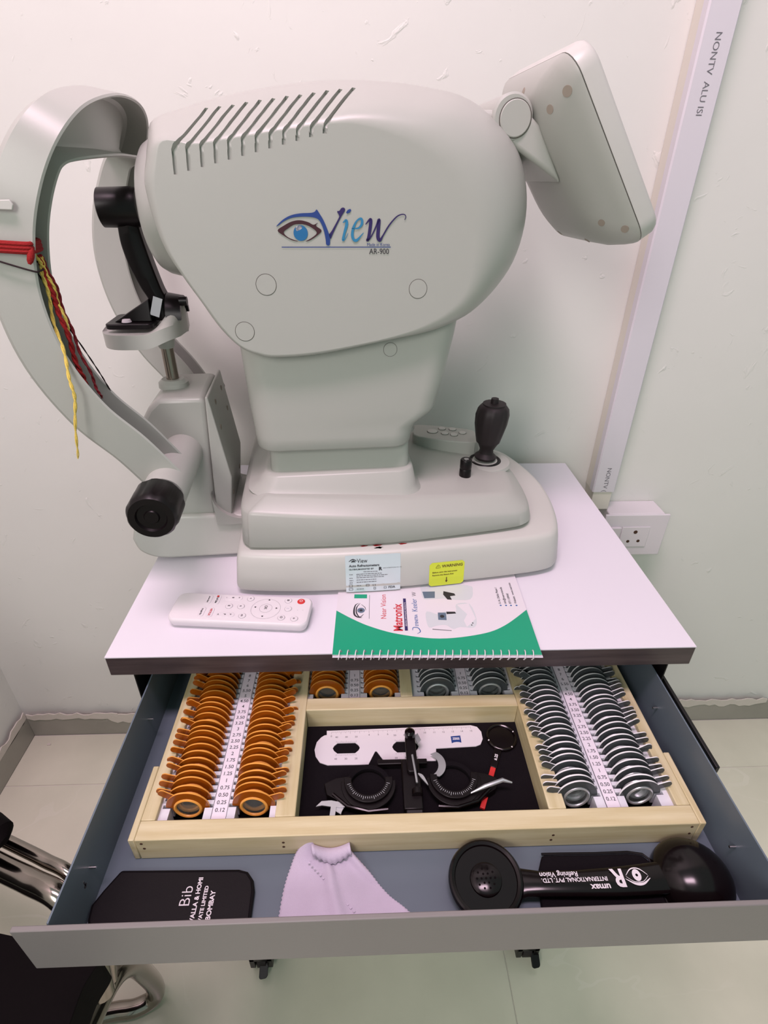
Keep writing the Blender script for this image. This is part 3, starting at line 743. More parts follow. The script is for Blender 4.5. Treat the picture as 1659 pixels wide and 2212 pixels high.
def fine(u0, u1, z, seed):     # fine print too small to read: broken strokes
    q = random.Random(seed); g = G(); u = u0
    while u < u1:
        w = q.uniform(.0012, .0040); g.stroke([(u, z), (min(u+w, u1), z)], [.0008, .0008], (0, -.0005, 0), X, Z, h=0, sub=2, fmap=bmap); u += w+.0005
    o = ob('fine_print', g, 'txtgrey', st, False); o['kind'] = 'stuff'
for n_, (a_, b_, z_) in enumerate(((-.0545, -.0385, .0318), (-.0705, -.0665, .0288), (-.0625, -.034, .0290), (-.0625, -.027, .0268), (-.0705, -.0668, .0240), (-.0625, -.0315, .0245), (-.0705, -.066, .0210), (-.0625, -.040, .0215), (-.0705, -.0668, .0180), (-.0625, -.040, .0185), (-.0625, -.0575, .0140), (-.0625, -.0545, .0092))): fine(a_, b_, z_, n_)
for u, z, body, s in ((-.0445, .0130, 'C E', .0026), (-.0262, .0082, 'FDA', .0042)): stx(body, s, u, z, 'ink', bold=.02)
for u, z, w, h in ((-.0690, .0140, .0036, .0030), (-.0690, .0092, .0042, .0026), (-.0500, .0140, .0034, .0022), (-.0420, .0092, .0020, .0030), (-.0300, .0095, .0026, .0026)):
    g = G()
    for k in ((-1,-1,1,-1),(1,-1,1,1),(1,1,-1,1),(-1,1,-1,-1)): g.stroke([(u+k[0]*w/2, z+k[1]*h/2), (u+k[2]*w/2, z+k[3]*h/2)], [.0004, .0004], (0, -.0005, 0), X, Z, h=0, sub=2, fmap=bmap)
    ob('symbol', g, 'ink', st, False)
st2 = patch(.0210, .0625, .0050, .0365, .0028, .0003, 'labelyellow', 'warning_label')
stx('WARNING', .0050, .0355, .0295, 'brown', bold=.02, sx=1.02, par=st2)
stx('Before using the instrument', .0026, .0248, .0228, 'brown', bold=.02, par=st2); stx('Remove the fixture first', .0026, .0248, .0190, 'brown', bold=.02, par=st2)
ob('warning_triangle', G().stroke([(.0285, .0294), (.0312, .0336), (.0339, .0294), (.0285, .0294)], [.0004]*4, (0, -.0005, 0), X, Z, h=0, sub=2, fmap=bmap).stroke([(.0312, .0322), (.0312, .0310), (.0312, .0302)], [.0005, .0005, .0003], (0, -.0005, 0), X, Z, h=0, sub=2, fmap=bmap), 'brown', st2, False)
ob('arrow', G().stroke([(.0418, .0162), (.0418, .0110)], [.0010, .0010], (0, -.0005, 0), X, Z, h=0, sub=3, fmap=bmap).stroke([(.0418, .0118), (.0418, .0090)], [.0032, .0001], (0, -.0005, 0), X, Z, h=0, sub=3, fmap=bmap), 'brown', st2, False)
# ---- joystick, lock knob, key pad
JX, JY = .1190, .004; JZ = z1(JX)
j = ob('joystick', G().lathe((JX, JY, JZ+.004), (JX+.004, JY, JZ+.083), [(0, .0135), (.04, .0145), (.10, .0095), (.16, .0088), (.22, .0110), (.32, .0150)], 32), 'rubber', dev)
gg = G(); n = 48; rg = []
for t, r, fl_ in ((.30, .0152, 0), (.42, .0175, .4), (.60, .0205, 1), (.76, .0212, .9), (.86, .0195, .5), (.91, .0160, 0), (.93, .0130, 0)):
    rg.append([(JX+.004*t+(r-.0012*fl_*(.5+.5*cos(12*2*pi*i/n)))*cos(2*pi*i/n), JY+(r-.0012*fl_*(.5+.5*cos(12*2*pi*i/n)))*sin(2*pi*i/n), JZ+.004+.079*t) for i in range(n)])
ob('fluted_grip', gg.loft(rg), 'rubber', j)
ob('top_button', G().lathe((JX+.004, JY, JZ+.0765), (JX+.004, JY, JZ+.085), [(0, .0145), (.25, .0145), (.3, .005), (1, .0046)], 24), 'rubber', j)
ob('socket_ring', G().lathe((JX, JY, JZ-.001), (JX, JY, JZ+.0022), [(0, .023), (.5, .022), (1, .0195), (.7, .0175), (.55, .001)], 36), 'blackp', j)
ob('collar', G().lathe((JX, JY, JZ-.003), (JX, JY, JZ+.0012), [(0, .034), (.8, .032), (1, .030)], 40), 'shell', dev)
BX, BY = .0806, -.041; BZ = z1(BX)
k = ob('lock_knob', G().lathe((BX, BY, BZ-.002), (BX, BY, BZ+.0225), [(0, .0066), (.05, .0072), (.45, .0072), (.5, .0066), (.55, .0072), (.95, .0072), (1, .0064)], 28), 'blackp', dev)
ob('knob_tip', G().cyl((BX, BY, BZ+.0225), (BX, BY, BZ+.0229), .0030, n=16), 'nail', k)
PZ = .112
pq = [(.037, .046), (.108, .020), (.117, .050), (.108, .066), (.046, .088), (.036, .076)]
pd = ob('key_pad', G().prism(smooth2(pq, 4, True), (0, 0, PZ-.022), X, Y, .022), 'shell', dev, bevel=.0012)
for px_, py_, r_ in ((.0590, .0610, .0070), (.0740, .0690, .0048), (.0880, .0650, .0048), (.0990, .0520, .0048), (.0745, .0525, .0048), (.0860, .0470, .0050)):
    ob('key', G().lathe((px_, py_, PZ-.0002), (px_, py_, PZ+.0016), [(0, r_), (.6, r_), (1, r_*.82)], 24), 'shell2', pd)
    ob('key_gap', G().loft([[(px_+R*cos(2*pi*i/24), py_+R*sin(2*pi*i/24), PZ+.0002) for i in range(24)] for R in (r_, r_+.0006)], False, False), 'seam', pd, False)
# ---- rear monitor, seen from behind
mn = V(cos(radians(35.8)), 0, sin(radians(35.8))); mh = V(-sin(radians(35.8)), 0, cos(radians(35.8))); mc = V(.169, 0, .4285)
def mp(w, h, d): return mc + V(0, w, 0) + mh*h + mn*d       # width, height, depth towards the screen
def mring(hw, hh, r, d, dh=0): return [mp(x, y+dh, d) for x, y in rrect(-hw, hw, -hh, hh, r, 6)]
mon = ob('monitor', G().loft([mring(.040, .045, .03, -.0335), mring(.055, .060, .034, -.0310), mring(.068, .072, .032, -.0250), mring(.078, .0795, .028, -.0170), mring(.085, .0835, .024, -.0090), mring(.0890, .0853, .021, -.0035), mring(.090, .0858, .020, -.0004)][::-1]), 'shell', dev, angle=60)
ob('seam_line', G().loft([mring(.0885, .0843, .020, .0010), mring(.0885, .0843, .020, -.0010)]), 'seam', mon)
ob('bezel', G().loft([mring(.084, .080, .018, .0185), mring(.088, .084, .019, .0170), mring(.090, .0858, .020, .0130), mring(.090, .0858, .020, .0006)]), 'shell2', mon, angle=60)
ob('screen', G().loft([mring(.078, .070, .004, .0190), mring(.078, .070, .004, .0186)]), 'blackgloss', mon)
from mathutils.bvhtree import BVHTree
_bv = BVHTree.FromPolygons([Vector(v.co) for v in mon.data.vertices], [tuple(q.vertices) for q in mon.data.polygons])
for w, h, r in ((-.082, .062, .0042), (-.066, .057, .0036), (-.016, .076, .0034), (-.071, -.050, .0034), (-.0835, -.064, .0036), (-.030, -.070, .0032), (.034, -.066, .0034)):
    hit, nrm, _, _ = _bv.ray_cast(mp(w, h, -.08), mn)
    if hit is None: continue
    if nrm.dot(mn) > 0: nrm = -nrm
    ob('screw_hole', G().lathe(hit - nrm*.002, hit + nrm*.0003, [(0, r), (1, r)], 18), 'hole', mon, False)
hg = ob('hinge', G().lathe((.0905, -.048, .4565), (.0905, .048, .4565), [(0, .0165), (.02, .0185), (.98, .0185), (1, .0165)], 36), 'shell', dev)
ob('hinge_wedge', G().add([V(.078, -.046, .444), V(.087, -.046, .474), mp(-.050, .050, -.030), mp(-.050, -.004, -.033), V(.078, .046, .444), V(.087, .046, .474), mp(.050, .050, -.030), mp(.050, -.004, -.033)],
   [(0,1,2,3), (7,6,5,4), (1,5,6,2), (4,0,3,7), (0,4,5,1), (3,2,6,7)]), 'shell', hg, bevel=.004, seg=3)
ob('hinge_arm', G().obox((.078, 0, .448), X, Y, Z, .022, .044, .014), 'shell', hg, bevel=.005, seg=3)
ob('hinge_cap', G().lathe((.0925, -.0475, .4555), (.0925, -.0494, .4555), [(0, .0142), (.6, .0142), (1, .0134)], 36), 'shell', hg)
ob('cap_gap', G().lathe((.0925, -.0470, .4555), (.0925, -.0486, .4555), [(0, .0148), (1, .0148)], 36), 'seam', hg)
# ---- chin rest: foot, column, cup
ft = [(-.325, .035), (-.320, .018), (-.305, .0075), (-.285, .0042), (-.19, .0042), (-.19, .062), (-.300, .066), (-.318, .060)]
ob('chin_rest_foot', G().prism(smooth2(ft[:4], 4) + ft[4:], (0, .052, 0), X, Z, .104), 'shell2', dev, bevel=.004, seg=3)
ob('foot_cradle', G().prism([(-.222, .052)] + [(-.190+.034*cos(a)-.0, .094+.034*sin(a)) for a in [pi+k*pi/2/8 for k in range(9)]] + [(-.185, .060), (-.185, .052)], (0, .056, 0), X, Z, .112), 'shell', dev, bevel=.001)
cb = [(-.292, .060), (-.222, .060), (-.2215, .1), (-.2150, .200), (-.2170, .2065), (-.264, .2065), (-.276, .196), (-.292, .172)]
ob('column_block', G().prism(cb, (0, .046, 0), X, Z, .092), 'shell', dev, bevel=.005, seg=3)
cv = ob('side_cover', G().prism([(-.2225, .062), (-.2140, .2085), (-.2112, .2085), (-.1985, .112), (-.2045, .062)], (0, .050, 0), X, Z, .100), 'shell', dev, bevel=.003, seg=3)
for t_, w_ in ((.90, .028), (.72, .030), (.72, -.030), (.16, -.034), (.16, .034), (.9, -.02)):
    zz = .062+.145*t_; uu = -.2045 + (.0060*(zz-.062)/.05 if zz < .112 else .0060 - .0127*(zz-.112)/.0965)
    ob('screw_hole', G().cyl((uu-.003, w_, zz), (uu+.0004, w_, zz), .0032, n=14), 'hole', cv)
ob('rod_collar', G().lathe((-.2555, 0, .2055), (-.2555, 0, .2145), [(0, .0165), (.6, .016), (1, .012)], 32), 'shell2', dev)
ob('steel_rod', G().cyl((-.2555, 0, .211), (-.2555, 0, .272), .0068, n=28), 'brushed', dev)
ob('rod_sleeve', G().lathe((-.2555, 0, .2490), (-.2555, 0, .262), [(0, .0082), (.2, .0088), (1, .0105)], 28), 'shell2', dev)
# chin cup: dished plate rising to a lip on the instrument side
gc = G(); nu, nv = 24, 20
def cup(a, b, top):
    u = -.3125+.083*a; v = (b-.5)*2
    hv_ = .047*sqrt(max(0.0, 1-abs(2*a-1)**4))*0.98+.001
    lip = .5-.5*cos(pi*max(0, min(1, (a-.55)/.38)))
    if top: z = .2690 + .0235*lip*(1-.55*v*v) + .004*v*v*(1-lip)
    else: z = .2585 + .008*lip - .001*(1-abs(v))
    return (u, v*hv_, z)
top = [[cup(i/nu, q/nv, True) for q in range(nv+1)] for i in range(nu+1)]; bot = [[cup(i/nu, q/nv, False) for q in range(nv+1)] for i in range(nu+1)]
for grid, flip in ((top, False), (bot, True)):
    fs = [(i*(nv+1)+q, (i+1)*(nv+1)+q, (i+1)*(nv+1)+q+1, i*(nv+1)+q+1) for i in range(nu) for q in range(nv)]
    gc.add([p for r in grid for p in r], [f[::-1] if flip else f for f in fs])
N2 = (nu+1)*(nv+1)
edge = [i*(nv+1) for i in range(nu+1)] + [nu*(nv+1)+q for q in range(1, nv+1)] + [i*(nv+1)+nv for i in range(nu-1, -1, -1)] + [q for q in range(nv-1, 0, -1)]
for a, b in zip(edge, edge[1:]+edge[:1]):
    gc.f.append((b, a, N2+a, N2+b)); gc.m.append(0)
ob('chin_cup', gc, 'shell2', dev, bevel=.0025, seg=3, angle=50)
# hubs that carry the forehead arch, the height knob and its twin
ob('hub', G().lathe((-.2475, -.148, .1450), (-.2475, .148, .1450), [(0, .0195), (.02, .021), (.98, .021), (1, .0195)], 36), 'shell', dev)
def fluted(p0, p1, r, nm, m, parent):
    p0 = Vector(p0); p1 = Vector(p1); g = G(); n = 60; rg = []
    for t, k, fl_ in ((0, .92, 0), (.08, 1, 1), (.82, 1, 1), (.92, .95, .4), (1.0, .86, 0), (1.0, .60, 0), (.93, .55, 0), (.93, .30, 0), (.97, .26, 0), (.97, .01, 0)):
        c = p0 + (p1-p0)*t; R = r*k
        rg.append([(c.x+(R-.0014*fl_*(.5+.5*cos(10*2*pi*i/n))**3)*cos(2*pi*i/n), c.y, c.z+(R-.0014*fl_*(.5+.5*cos(10*2*pi*i/n))**3)*sin(2*pi*i/n)) for i in range(n)])
    return ob(nm, g.loft(rg), m, parent, angle=40)
fluted((-.2500, -.150, .1440), (-.2500, -.186, .1440), .0235, 'height_knob', 'blackp', dev)
fluted((-.2500, .152, .1440), (-.2500, .178, .1440), .0215, 'height_knob', 'blackp', dev)
ob('lock_wheel', G().lathe((-.290, -.030, .150), (-.290, .025, .150), [(0, .012), (.06, .0145), (.94, .0145), (1, .012)], 28), 'blackp', dev)
# forehead arch: a C channel swept from hub to hub
near = [(-.250, -.127, .150), (-.272, -.132, .187), (-.300, -.137, .225), (-.321, -.140, .274), (-.327, -.141, .325), (-.320, -.140, .370), (-.306, -.137, .407), (-.289, -.127, .4385), (-.276, -.100, .4590), (-.268, -.052, .4685)]
mid = [(-.266, 0, .4710)]
FD = [(.80, .55), (.80, .55), (.82, .50), (.95, .25), (1, 0), (.96, -.25), (.88, -.45), (.86, -.48), (.92, -.34), (.97, -.18), (.985, -.12)]
HB = [.0185, .0185, .0185, .0185, .0180, .0160, .0125, .0085, .0060, .0050, .0050]
npts = [(*a, *b, c) for a, b, c in zip(near + mid, FD, HB)]
fpts = npts + [(q[0], -q[1], q[2], q[3], q[4], q[5]) for q in reversed(npts[:-1])]
FQ = smooth2(fpts, 7); P3 = [Vector(q[:3]) for q in FQ]
g = G(); rg = []
Np = len(P3)
for i, p in enumerate(P3):
    T = (P3[min(i+1, Np-1)]-P3[max(i-1, 0)]).normalized()
    side = p.y/.141                                     # -1 near arm, +1 far arm
    s_ = max(-1.0, min(1.0, side)); top_ = 1-min(1, abs(s_))**1.6
    F = V(FQ[i][3], 0, FQ[i][4])
    F = (F - T*F.dot(T)).normalized()
    N = T.cross(F)                                      # outward
    ref = V(0, s_*1.0, .2+top_*2.0)
    if N.dot(ref) < 0: N = -N
    d = .035 + .012*top_; hf = .0185+.002*top_; li = hf-.002; hb = FQ[i][5]
    prof = [(hf, 0), (-hb+.004, .0008), (-hb, -.003), (-hb, -d+.003), (-hb+.003, -d), (li, -d-.0), (li+.0012, -d+.0013), (li, -d+.0026), (-hb+.0055, -d+.0028), (-hb+.003, -d+.006), (-hb+.003, -.006), (-hb+.006, -.0030), (hf, -.0028), (hf+.0014, -.0014)]
    rg.append([p + F*a + N*b for a, b in prof])
ob('forehead_arch', g.loft(rg), 'shell', dev, angle=40)
ob('eye_level_mark', G().prism([(0, -.0026), (.022, -.0034), (.0235, 0), (.022, .0034), (0, .0026)], (-.3300, -.1420, .3893), X, Z, .0022), 'shell2', dev, bevel=.0006)

# ---- model eye standing on the chin cup
te = thing('model_eye', 'black model eye on a curved bracket standing on the chin rest', 'test eye', dw(-.2785, 0, .2735), DA)
def tt(gm): gm.v = [(p[0]+.285, p[1], p[2]-.2725) for p in gm.v]; return gm
e = ob('eye_barrel', tt(G().lathe((-.2975, -.003, .3810), (-.2610, -.003, .3815), [(0, .0150), (.03, .0170), (.86, .0176), (.90, .0170), (1.0, .0168)], 40)), 'blackp', te)
ob('eye_lens', tt(G().lathe((-.2612, -.003, .3815), (-.2592, -.003, .3815), [(0, .0080), (.6, .0070), (1, .0008)], 24)), 'blackgloss', e)
hp = smooth2([(-.2745, .3680, .0095), (-.2735, .350, .0110), (-.2700, .330, .0110), (-.2645, .310, .0098), (-.2600, .298, .0090), (-.2585, .278, .0085)], 5)
rg = []
for u, z, h in hp: rg.append([(u-h, -.009, z), (u+h*.2, -.0125, z), (u+h, -.009, z), (u+h, .009, z), (u+h*.2, .0125, z), (u-h, .009, z)])
ob('handle', tt(G().loft(rg)), 'blackp', te, bevel=.0015, angle=60)
ob('foot_plate', tt(G().prism(rrect(-.3125, -.266, -.026, .026, .006), (0, 0, .2728), X, Y, .0055)), 'blackp', te, bevel=.0012)
ob('gusset', tt(G().add([(-.305, -.016, .2783), (-.268, -.016, .2783), (-.268, -.012, .300), (-.305, .016, .2783), (-.268, .016, .2783), (-.268, .012, .300)], [(0,1,2),(5,4,3),(0,2,5,3),(1,4,5,2),(0,3,4,1)])), 'blackp', te, bevel=.001)
ag = []
for i in range(13):
    a = pi*i/12; ag.append([(-.2515-.0, 0+.024*cos(a), .281+.023*sin(a)), (-.2365, .024*cos(a), .281+.020*sin(a)), (-.2365, .020*cos(a), .281+.016*sin(a)), (-.2515, .020*cos(a), .281+.019*sin(a))])
ob('saddle_arch', tt(G().loft(ag)), 'blackp', te)
ob('clip_screw', tt(G().lathe((-.2375, -.012, .2975), (-.2300, -.012, .2975), [(0, .0045), (1, .0045)], 14)), 'blackp', te)
ob('paper_slip', tt(G().obox((-.2612, -.0138, .2925), V(.35, 0, .94), V(0, 1, 0), V(.94, 0, -.35), .0095, .0003, .0045)), 'pic1', te, False)
ob('white_peg', tt(G().lathe((-.2920, -.0185, .2790), (-.2920, -.0185, .2815), [(0, .0050), (1, .0040)], 16)), 'whitep', te)

# ---- threads knotted round the near arm
def strand(name, pts, r, m, tw=.0007, wob=14):
    p = smooth2(pts, 12); q = []
    for i, c in enumerate(p):
        a = i/wob*2*pi; q.append((c[0]+tw*cos(a), c[1]+tw*sin(a), c[2]))
    rs = [r*(1 if i < len(q)*.82 else max(.35, 1-(i-len(q)*.82)/(len(q)*.18)*.6)) for i in range(len(q))]
    g = G()
    for ph in (0, pi):
        g.tube([(c[0]+r*.5*cos(i*.9+ph), c[1]+r*.5*sin(i*.9+ph), c[2]) for i, c in enumerate(q)], [x*.72 for x in rs], 6)
    return g
th = thing('thread_tassel', 'red, yellow and black threads knotted round the white head-rest arm', 'thread', dw(-.31, -.145, .355))
T0 = dw(-.31, -.145, .355)
def tl(gm): gm.v = [(p[0]-T0.x, p[1]-T0.y, p[2]-T0.z) for p in gm.v]; return gm
ob('yellow_strand', tl(strand('s', [(.004,.0787,.3560), (.0066,.0789,.3514), (.0067,.0789,.3379), (.0060,.0769,.3059), (.0117,.0653,.2677), (.0115,.0595,.2376), (.0007,.0583,.1897)], .0013, 'yellow')), 'yellow', th)
ob('yellow_strand', tl(strand('s', [(.0073,.0809,.3534), (.0090,.083,.335), (.0105,.0842,.315), (.0118,.0842,.292)], .0013, 'yellow')), 'yellow', th)
ob('red_strand', tl(strand('s', [(.0063,.0809,.3544), (.0079,.081,.3309), (.0098,.0822,.3057), (.0114,.0833,.2709), (.0136,.0855,.2455), (.0205,.0891,.2223)], .0019, 'redthread')), 'redthread', th)
ob('maroon_strand', tl(strand('s', [(.0071,.083,.3530), (.0097,.0861,.3354), (.0111,.0882,.3079), (.014,.0894,.277), (.0181,.0918,.2473), (.0203,.092,.2341)], .0012, 'darkred')), 'darkred', th)
ob('black_strand', tl(strand('s', [(.0015,.0795,.3431), (.0034,.0806,.3377), (.0075,.0859,.3084), (.0176,.0988,.2659), (.0228,.1082,.2353), (.0323,.120,.2001)], .0006, 'blackthread', .0002)), 'blackthread', th)
# loop round the channel of the arm
def around(z0, dz, r, m, nm, k=0.0):
    c = [(-.3515, -.1435), (-.330, -.1455), (-.3065, -.1445), (-.3040, -.139), (-.3060, -.120), (-.314, -.1125), (-.332, -.1125), (-.3495, -.117), (-.3525, -.130)]
    pts = [(*dw(a, b, z0+dz*(a+.33)/.03)[:3],) for a, b in c]
    p = smooth2(pts, 6, True); p.append(p[0])
    g = G(); g.tube(p, r, 8, caps=False)
    return ob(nm, tl(g), m, th)
for q in range(3): around(.3600+.0026*q, -.002, .0019, 'redthread', 'red_loop')
around(.3530, -.010, .0007, 'blackthread', 'black_loop')
ob('knot', tl(G().lathe(dw(-.3065, -.146, .350), dw(-.3025, -.143, .361), [(0, .001), (.2, .0022), (.5, .0026), (.8, .0022), (1, .001)], 14)), 'redthread', th)

# dabs of red powder and a dried petal left on the base ledge
for u, v, w, d_ in ((-.052, -.1300, .0075, .0022), (-.037, -.1302, .0095, .0030), (-.008, -.1300, .0085, .0024)):
    ob('red_powder_mark', G().prism([(w*.5*cos(a)*(1+.25*sin(5*a)), d_*.5*sin(a)*(1+.3*cos(3*a))) for a in [2*pi*i/18 for i in range(18)]], (u, v+.008, .0551), X, Y, .0003), 'redthread', dev, False)
ob('dried_petal', G().prism([(.0045*cos(a)*(1+.35*sin(4*a)), .0018*sin(a)*(1+.3*cos(5*a))) for a in [2*pi*i/20 for i in range(20)]], (-.036, -.1265, .0542), X, Y, .0008), 'yellow', dev, False)

# ================================================================== ON THE TABLE
# ---- remote control
rc = thing('remote_control', 'white remote control with a red power button lying on the table', 'remote', (0.1262, 0.0550, 0.0002), radians(-5))
def slab(hx, hy, r, lv):  # lv: (inset, z)
    return G().loft([[(x, y, z) for x, y in rrect(-hx+d, hx-d, -hy+d, hy-d, max(r-d, .001), 6)] for d, z in lv])
ob('body', slab(.0745, .0220, .009, [(.006, 0), (.0022, .0030), (.0006, .0070), (0, .0105), (.0004, .0125), (.0016, .0137), (.004, .0141)]), 'whitep', rc)
def rp(cx, cy):
    s = (cy-(62+0.036*cx))/272.0; x0 = 150-120*s
    return (-.0735+.147*(cx-x0)/(1560-x0-20*s), .0215-.043*s)
RZ = .0141
def rbtn(name, cx, cy, r, m='whitep', n=24):
    l, w = rp(cx, cy); return ob(name, G().lathe((l, w, RZ-.0003), (l, w, RZ+.0007), [(0, r), (.6, r), (1, r*.9)], n), m, rc)
def rring(cx, cy, r):
    l, w = rp(cx, cy); return ob('button_groove', G().loft([[(l+R*cos(2*pi*i/32), w+R*sin(2*pi*i/32), RZ+.00012) for i in range(32)] for R in (r, r+.0002)], False, False), 'txtgrey', rc, False)
def rtext(body, cx, cy, s, m='txtdark', bold=0.0, sx=1.0):
    l, w = rp(cx, cy); return ob('lettering', G().text(body, s, (l-s*.33, w, RZ+.0008), -Y, X, h=0, bold=bold, sx=sx), m, rc, False)
b = rbtn('power_button', 1447, 163, .0042, 'red'); l, w = rp(1447, 160)
ob('power_mark', G().loft([[(l+R*cos(2*pi*i/20), w+R*sin(2*pi*i/20), RZ+.0008) for i in range(20)] for R in (.0012, .0017)], False, False), 'txtwhite', b, False)
rring(1083, 238, .0155); rring(1083, 232, .0066); rtext('OK', 1083, 228, .0042)
for cx, cy, dx, dy in ((970, 222, -1, 0), (1197, 232, 1, 0), (1108, 148, 0, 1), (1060, 312, 0, -1)):
    l, w = rp(cx, cy); ob('arrow', G().poly([(l+dx*.0014, w+dy*.0014, RZ+.0002), (l-dx*.0008-dy*.0012, w-dy*.0008+dx*.0012, RZ+.0002), (l-dx*.0008+dy*.0012, w-dy*.0008-dx*.0012, RZ+.0002)]), 'txtdark', rc, False)
for cx, cy, tx, m in ((1310, 155, 'III', 'txtdark'), (1322, 238, ':', 'txtblue'), (1265, 325, 'O', 'txtdark'), (1405, 335, 'o', 'txtdark'), (908, 137, '<', 'txtdark'), (688, 213, '8', 'txtdark'), (816, 216, 'n', 'txtdark'), (845, 308, 'm', 'txtdark')):
    rbtn('button', cx, cy, .0037); rring(cx, cy, .0038); rtext(tx, cx, cy, .0036, m, .03)
for cx, cy, txts in ((720, 130, ((655, '-'), (720, '8'), (785, '+'))), (655, 298, ((585, '<'), (655, 'P'), (720, '>')))):
    l, w = rp(cx, cy); pts = [(x+l, y+w) for x, y in rrect(-.0102, .0102, -.0036, .0036, .0035)]
    ob('rocker_button', G().prism(pts, (0, 0, RZ-.0003), X, Y, .0009), 'whitep', rc, bevel=.0002)
    for tx, ch in txts: rtext(ch, tx, cy, .0034, 'txtdark', .02)
for cx, cy, tx, m in ((460, 148, 'prime video', 'txtdark'), (550, 152, 'YouTube', 'txtdark'), (403, 272, 'Google Play', 'txtdark'), (497, 278, 'NETFLIX', 'txtred')):
    l, w = rp(cx, cy); pts = [(x+l, y+w) for x, y in rrect(-.0032, .0032, -.0076, .0076, .003)]
    ob('app_button', G().prism(pts, (0, 0, RZ-.0003), X, Y, .0009), 'whitep', rc, bevel=.0002)
    rtext(tx, cx, cy, .0030 if len(tx) < 8 else .0022, m, .03, .95)
l, w = rp(558, 117); ob('app_icon', G().box(l-.0012, l+.0012, w-.0013, w+.0013, RZ+.0007, RZ+.0008), 'red', rc, False)
for cx in (1425, 1480):
    l, w = rp(cx, 250); ob('pin_hole', G().cyl((l, w, RZ), (l, w, RZ+.0001), .0003, n=8), 'txtgrey', rc)

# ---- spiral pad pushed under the instrument
nb = thing('spiral_notepad', 'spiral-bound notepad with a white and green printed cover under the device', 'notepad', (0.2257, -0.0051, 0.0001), radians(-1.45))
NW, ND = 0.2098, 0.1480
ob('page_block', G().box(.0004, NW-.0004, .0003, ND, .0003, .0026), 'paper', nb, False)
ob('back_card', G().box(0, NW+.0012, -.0006, ND, 0, .0003), 'paper', nb, False)
cv = ob('cover', G().box(0, NW, 0, ND, .0027, .0031), 'cover', nb, False)
CZ = .00312
arc = smooth2([(0, .0657), (.0174, .0527), (.0375, .0406), (.0665, .0295), (.1094, .0229), (.1535, .0296), (.1803, .0422), (.2098, .0675)], 6)
ob('green_panel', G().prism([(0, 0.0002), (NW, 0.0002)] + arc[::-1], (0, 0, CZ), X, Y, .00004), 'green', cv, False)
def ntext(body, size, x, y, m, align='LEFT', bold=0.0, sx=1.0):
    """lettering that reads away from the viewer, up the cover"""
    return ob('lettering', G().text(body, size, (x, y, CZ+.00004), Y, -X, align, h=.00003, bold=bold, sx=sx), m, cv, False)
ntext('Near Vision', .0085, .0545, .0527, 'txtred', sx=1.0)
ntext('Matronix', .0135, .0715, .0340, 'txtred', bold=.025, sx=.86)
ob('title_bar', G().box(.0738, .0770, .0345, .0860, CZ, CZ+.00006), 'purple', cv, False)
ob('lettering', G().text('SERVING OPHTHALMIC PRODUCTS', .0024, (.0764, .0602, CZ+.00008), Y, -X, h=.00002), 'txtwhite', cv, False)
ob('swirl_mark', G().stroke([(.0865, .0300), (.0900, .0330), (.0880, .0385), (.0830, .0390), (.0820, .0350)], [.0004, .0010, .0011, .0010, .0004], (0, 0, CZ), X, Y, h=.00006), 'txtblue', cv, False)
ntext('EYENETRA', .0046, .0885, .0415, 'txtblue', bold=.02, sx=.82)
ntext('Keeler', .0088, .0890, .0645, 'txtblue', sx=.9)
ntext('W', .0070, .0890, .0900, 'ink')
for x, body in ((.1835, 'S-14, Okhla Phase I'), (.1895, 'info@matronixindia'), (.1950, '8711189043'), (.2012, 'Website : www.matronix')):
    ntext(body, .0036, x, .0775, 'ink', bold=.02)
    ob('line_icon', G().prism([(a+x-.001, bq+.0745) for a, bq in circ(0, 0, .0011, 12)], (0, 0, CZ), X, Y, .00005), 'txtblue', cv, False)
ob('divider_line', G().box(.0358, .0362, .0527, .092, CZ, CZ+.00006), 'ink', cv, False)
ob('green_letter', G().box(.0187, .0332, .0862, .0930, CZ, CZ+.00006), M['green'], cv, False)
# printed eye
def np_(cx, cy): return (.026+(cx-233)*.000136*1.02, .066-(cy-240)*.000196)
ob('printed_brow', G().stroke([np_(185, 235), np_(190, 275), np_(215, 295), np_(250, 300)][::-1] + [np_(195, 195), np_(220, 180)], [.0004, .0016, .0020, .0018, .0012, .0003], (0, 0, CZ), X, Y, h=.00005), 'txtdark', cv, False)
ob('printed_lid', G().stroke([np_(232, 180), np_(205, 215), np_(205, 260), np_(232, 295), np_(262, 270)], [.0003, .0012, .0014, .0012, .0003], (0, 0, CZ), X, Y, h=.00007), 'txtdark', cv, False)
ob('printed_lid', G().stroke([np_(240, 190), np_(270, 215), np_(278, 240)], [.0003, .0007, .0003], (0, 0, CZ), X, Y, h=.00007), 'txtdark', cv, False)
c_ = np_(240, 240); ob('printed_iris', G().prism(circ(c_[0], c_[1], .0042, 24), (0, 0, CZ), X, Y, .00006), 'pic2', cv, False)
ob('printed_pupil', G().prism(circ(c_[0], c_[1], .0018, 16), (0, 0, CZ), X, Y, .00009), 'txtdark', cv, False)
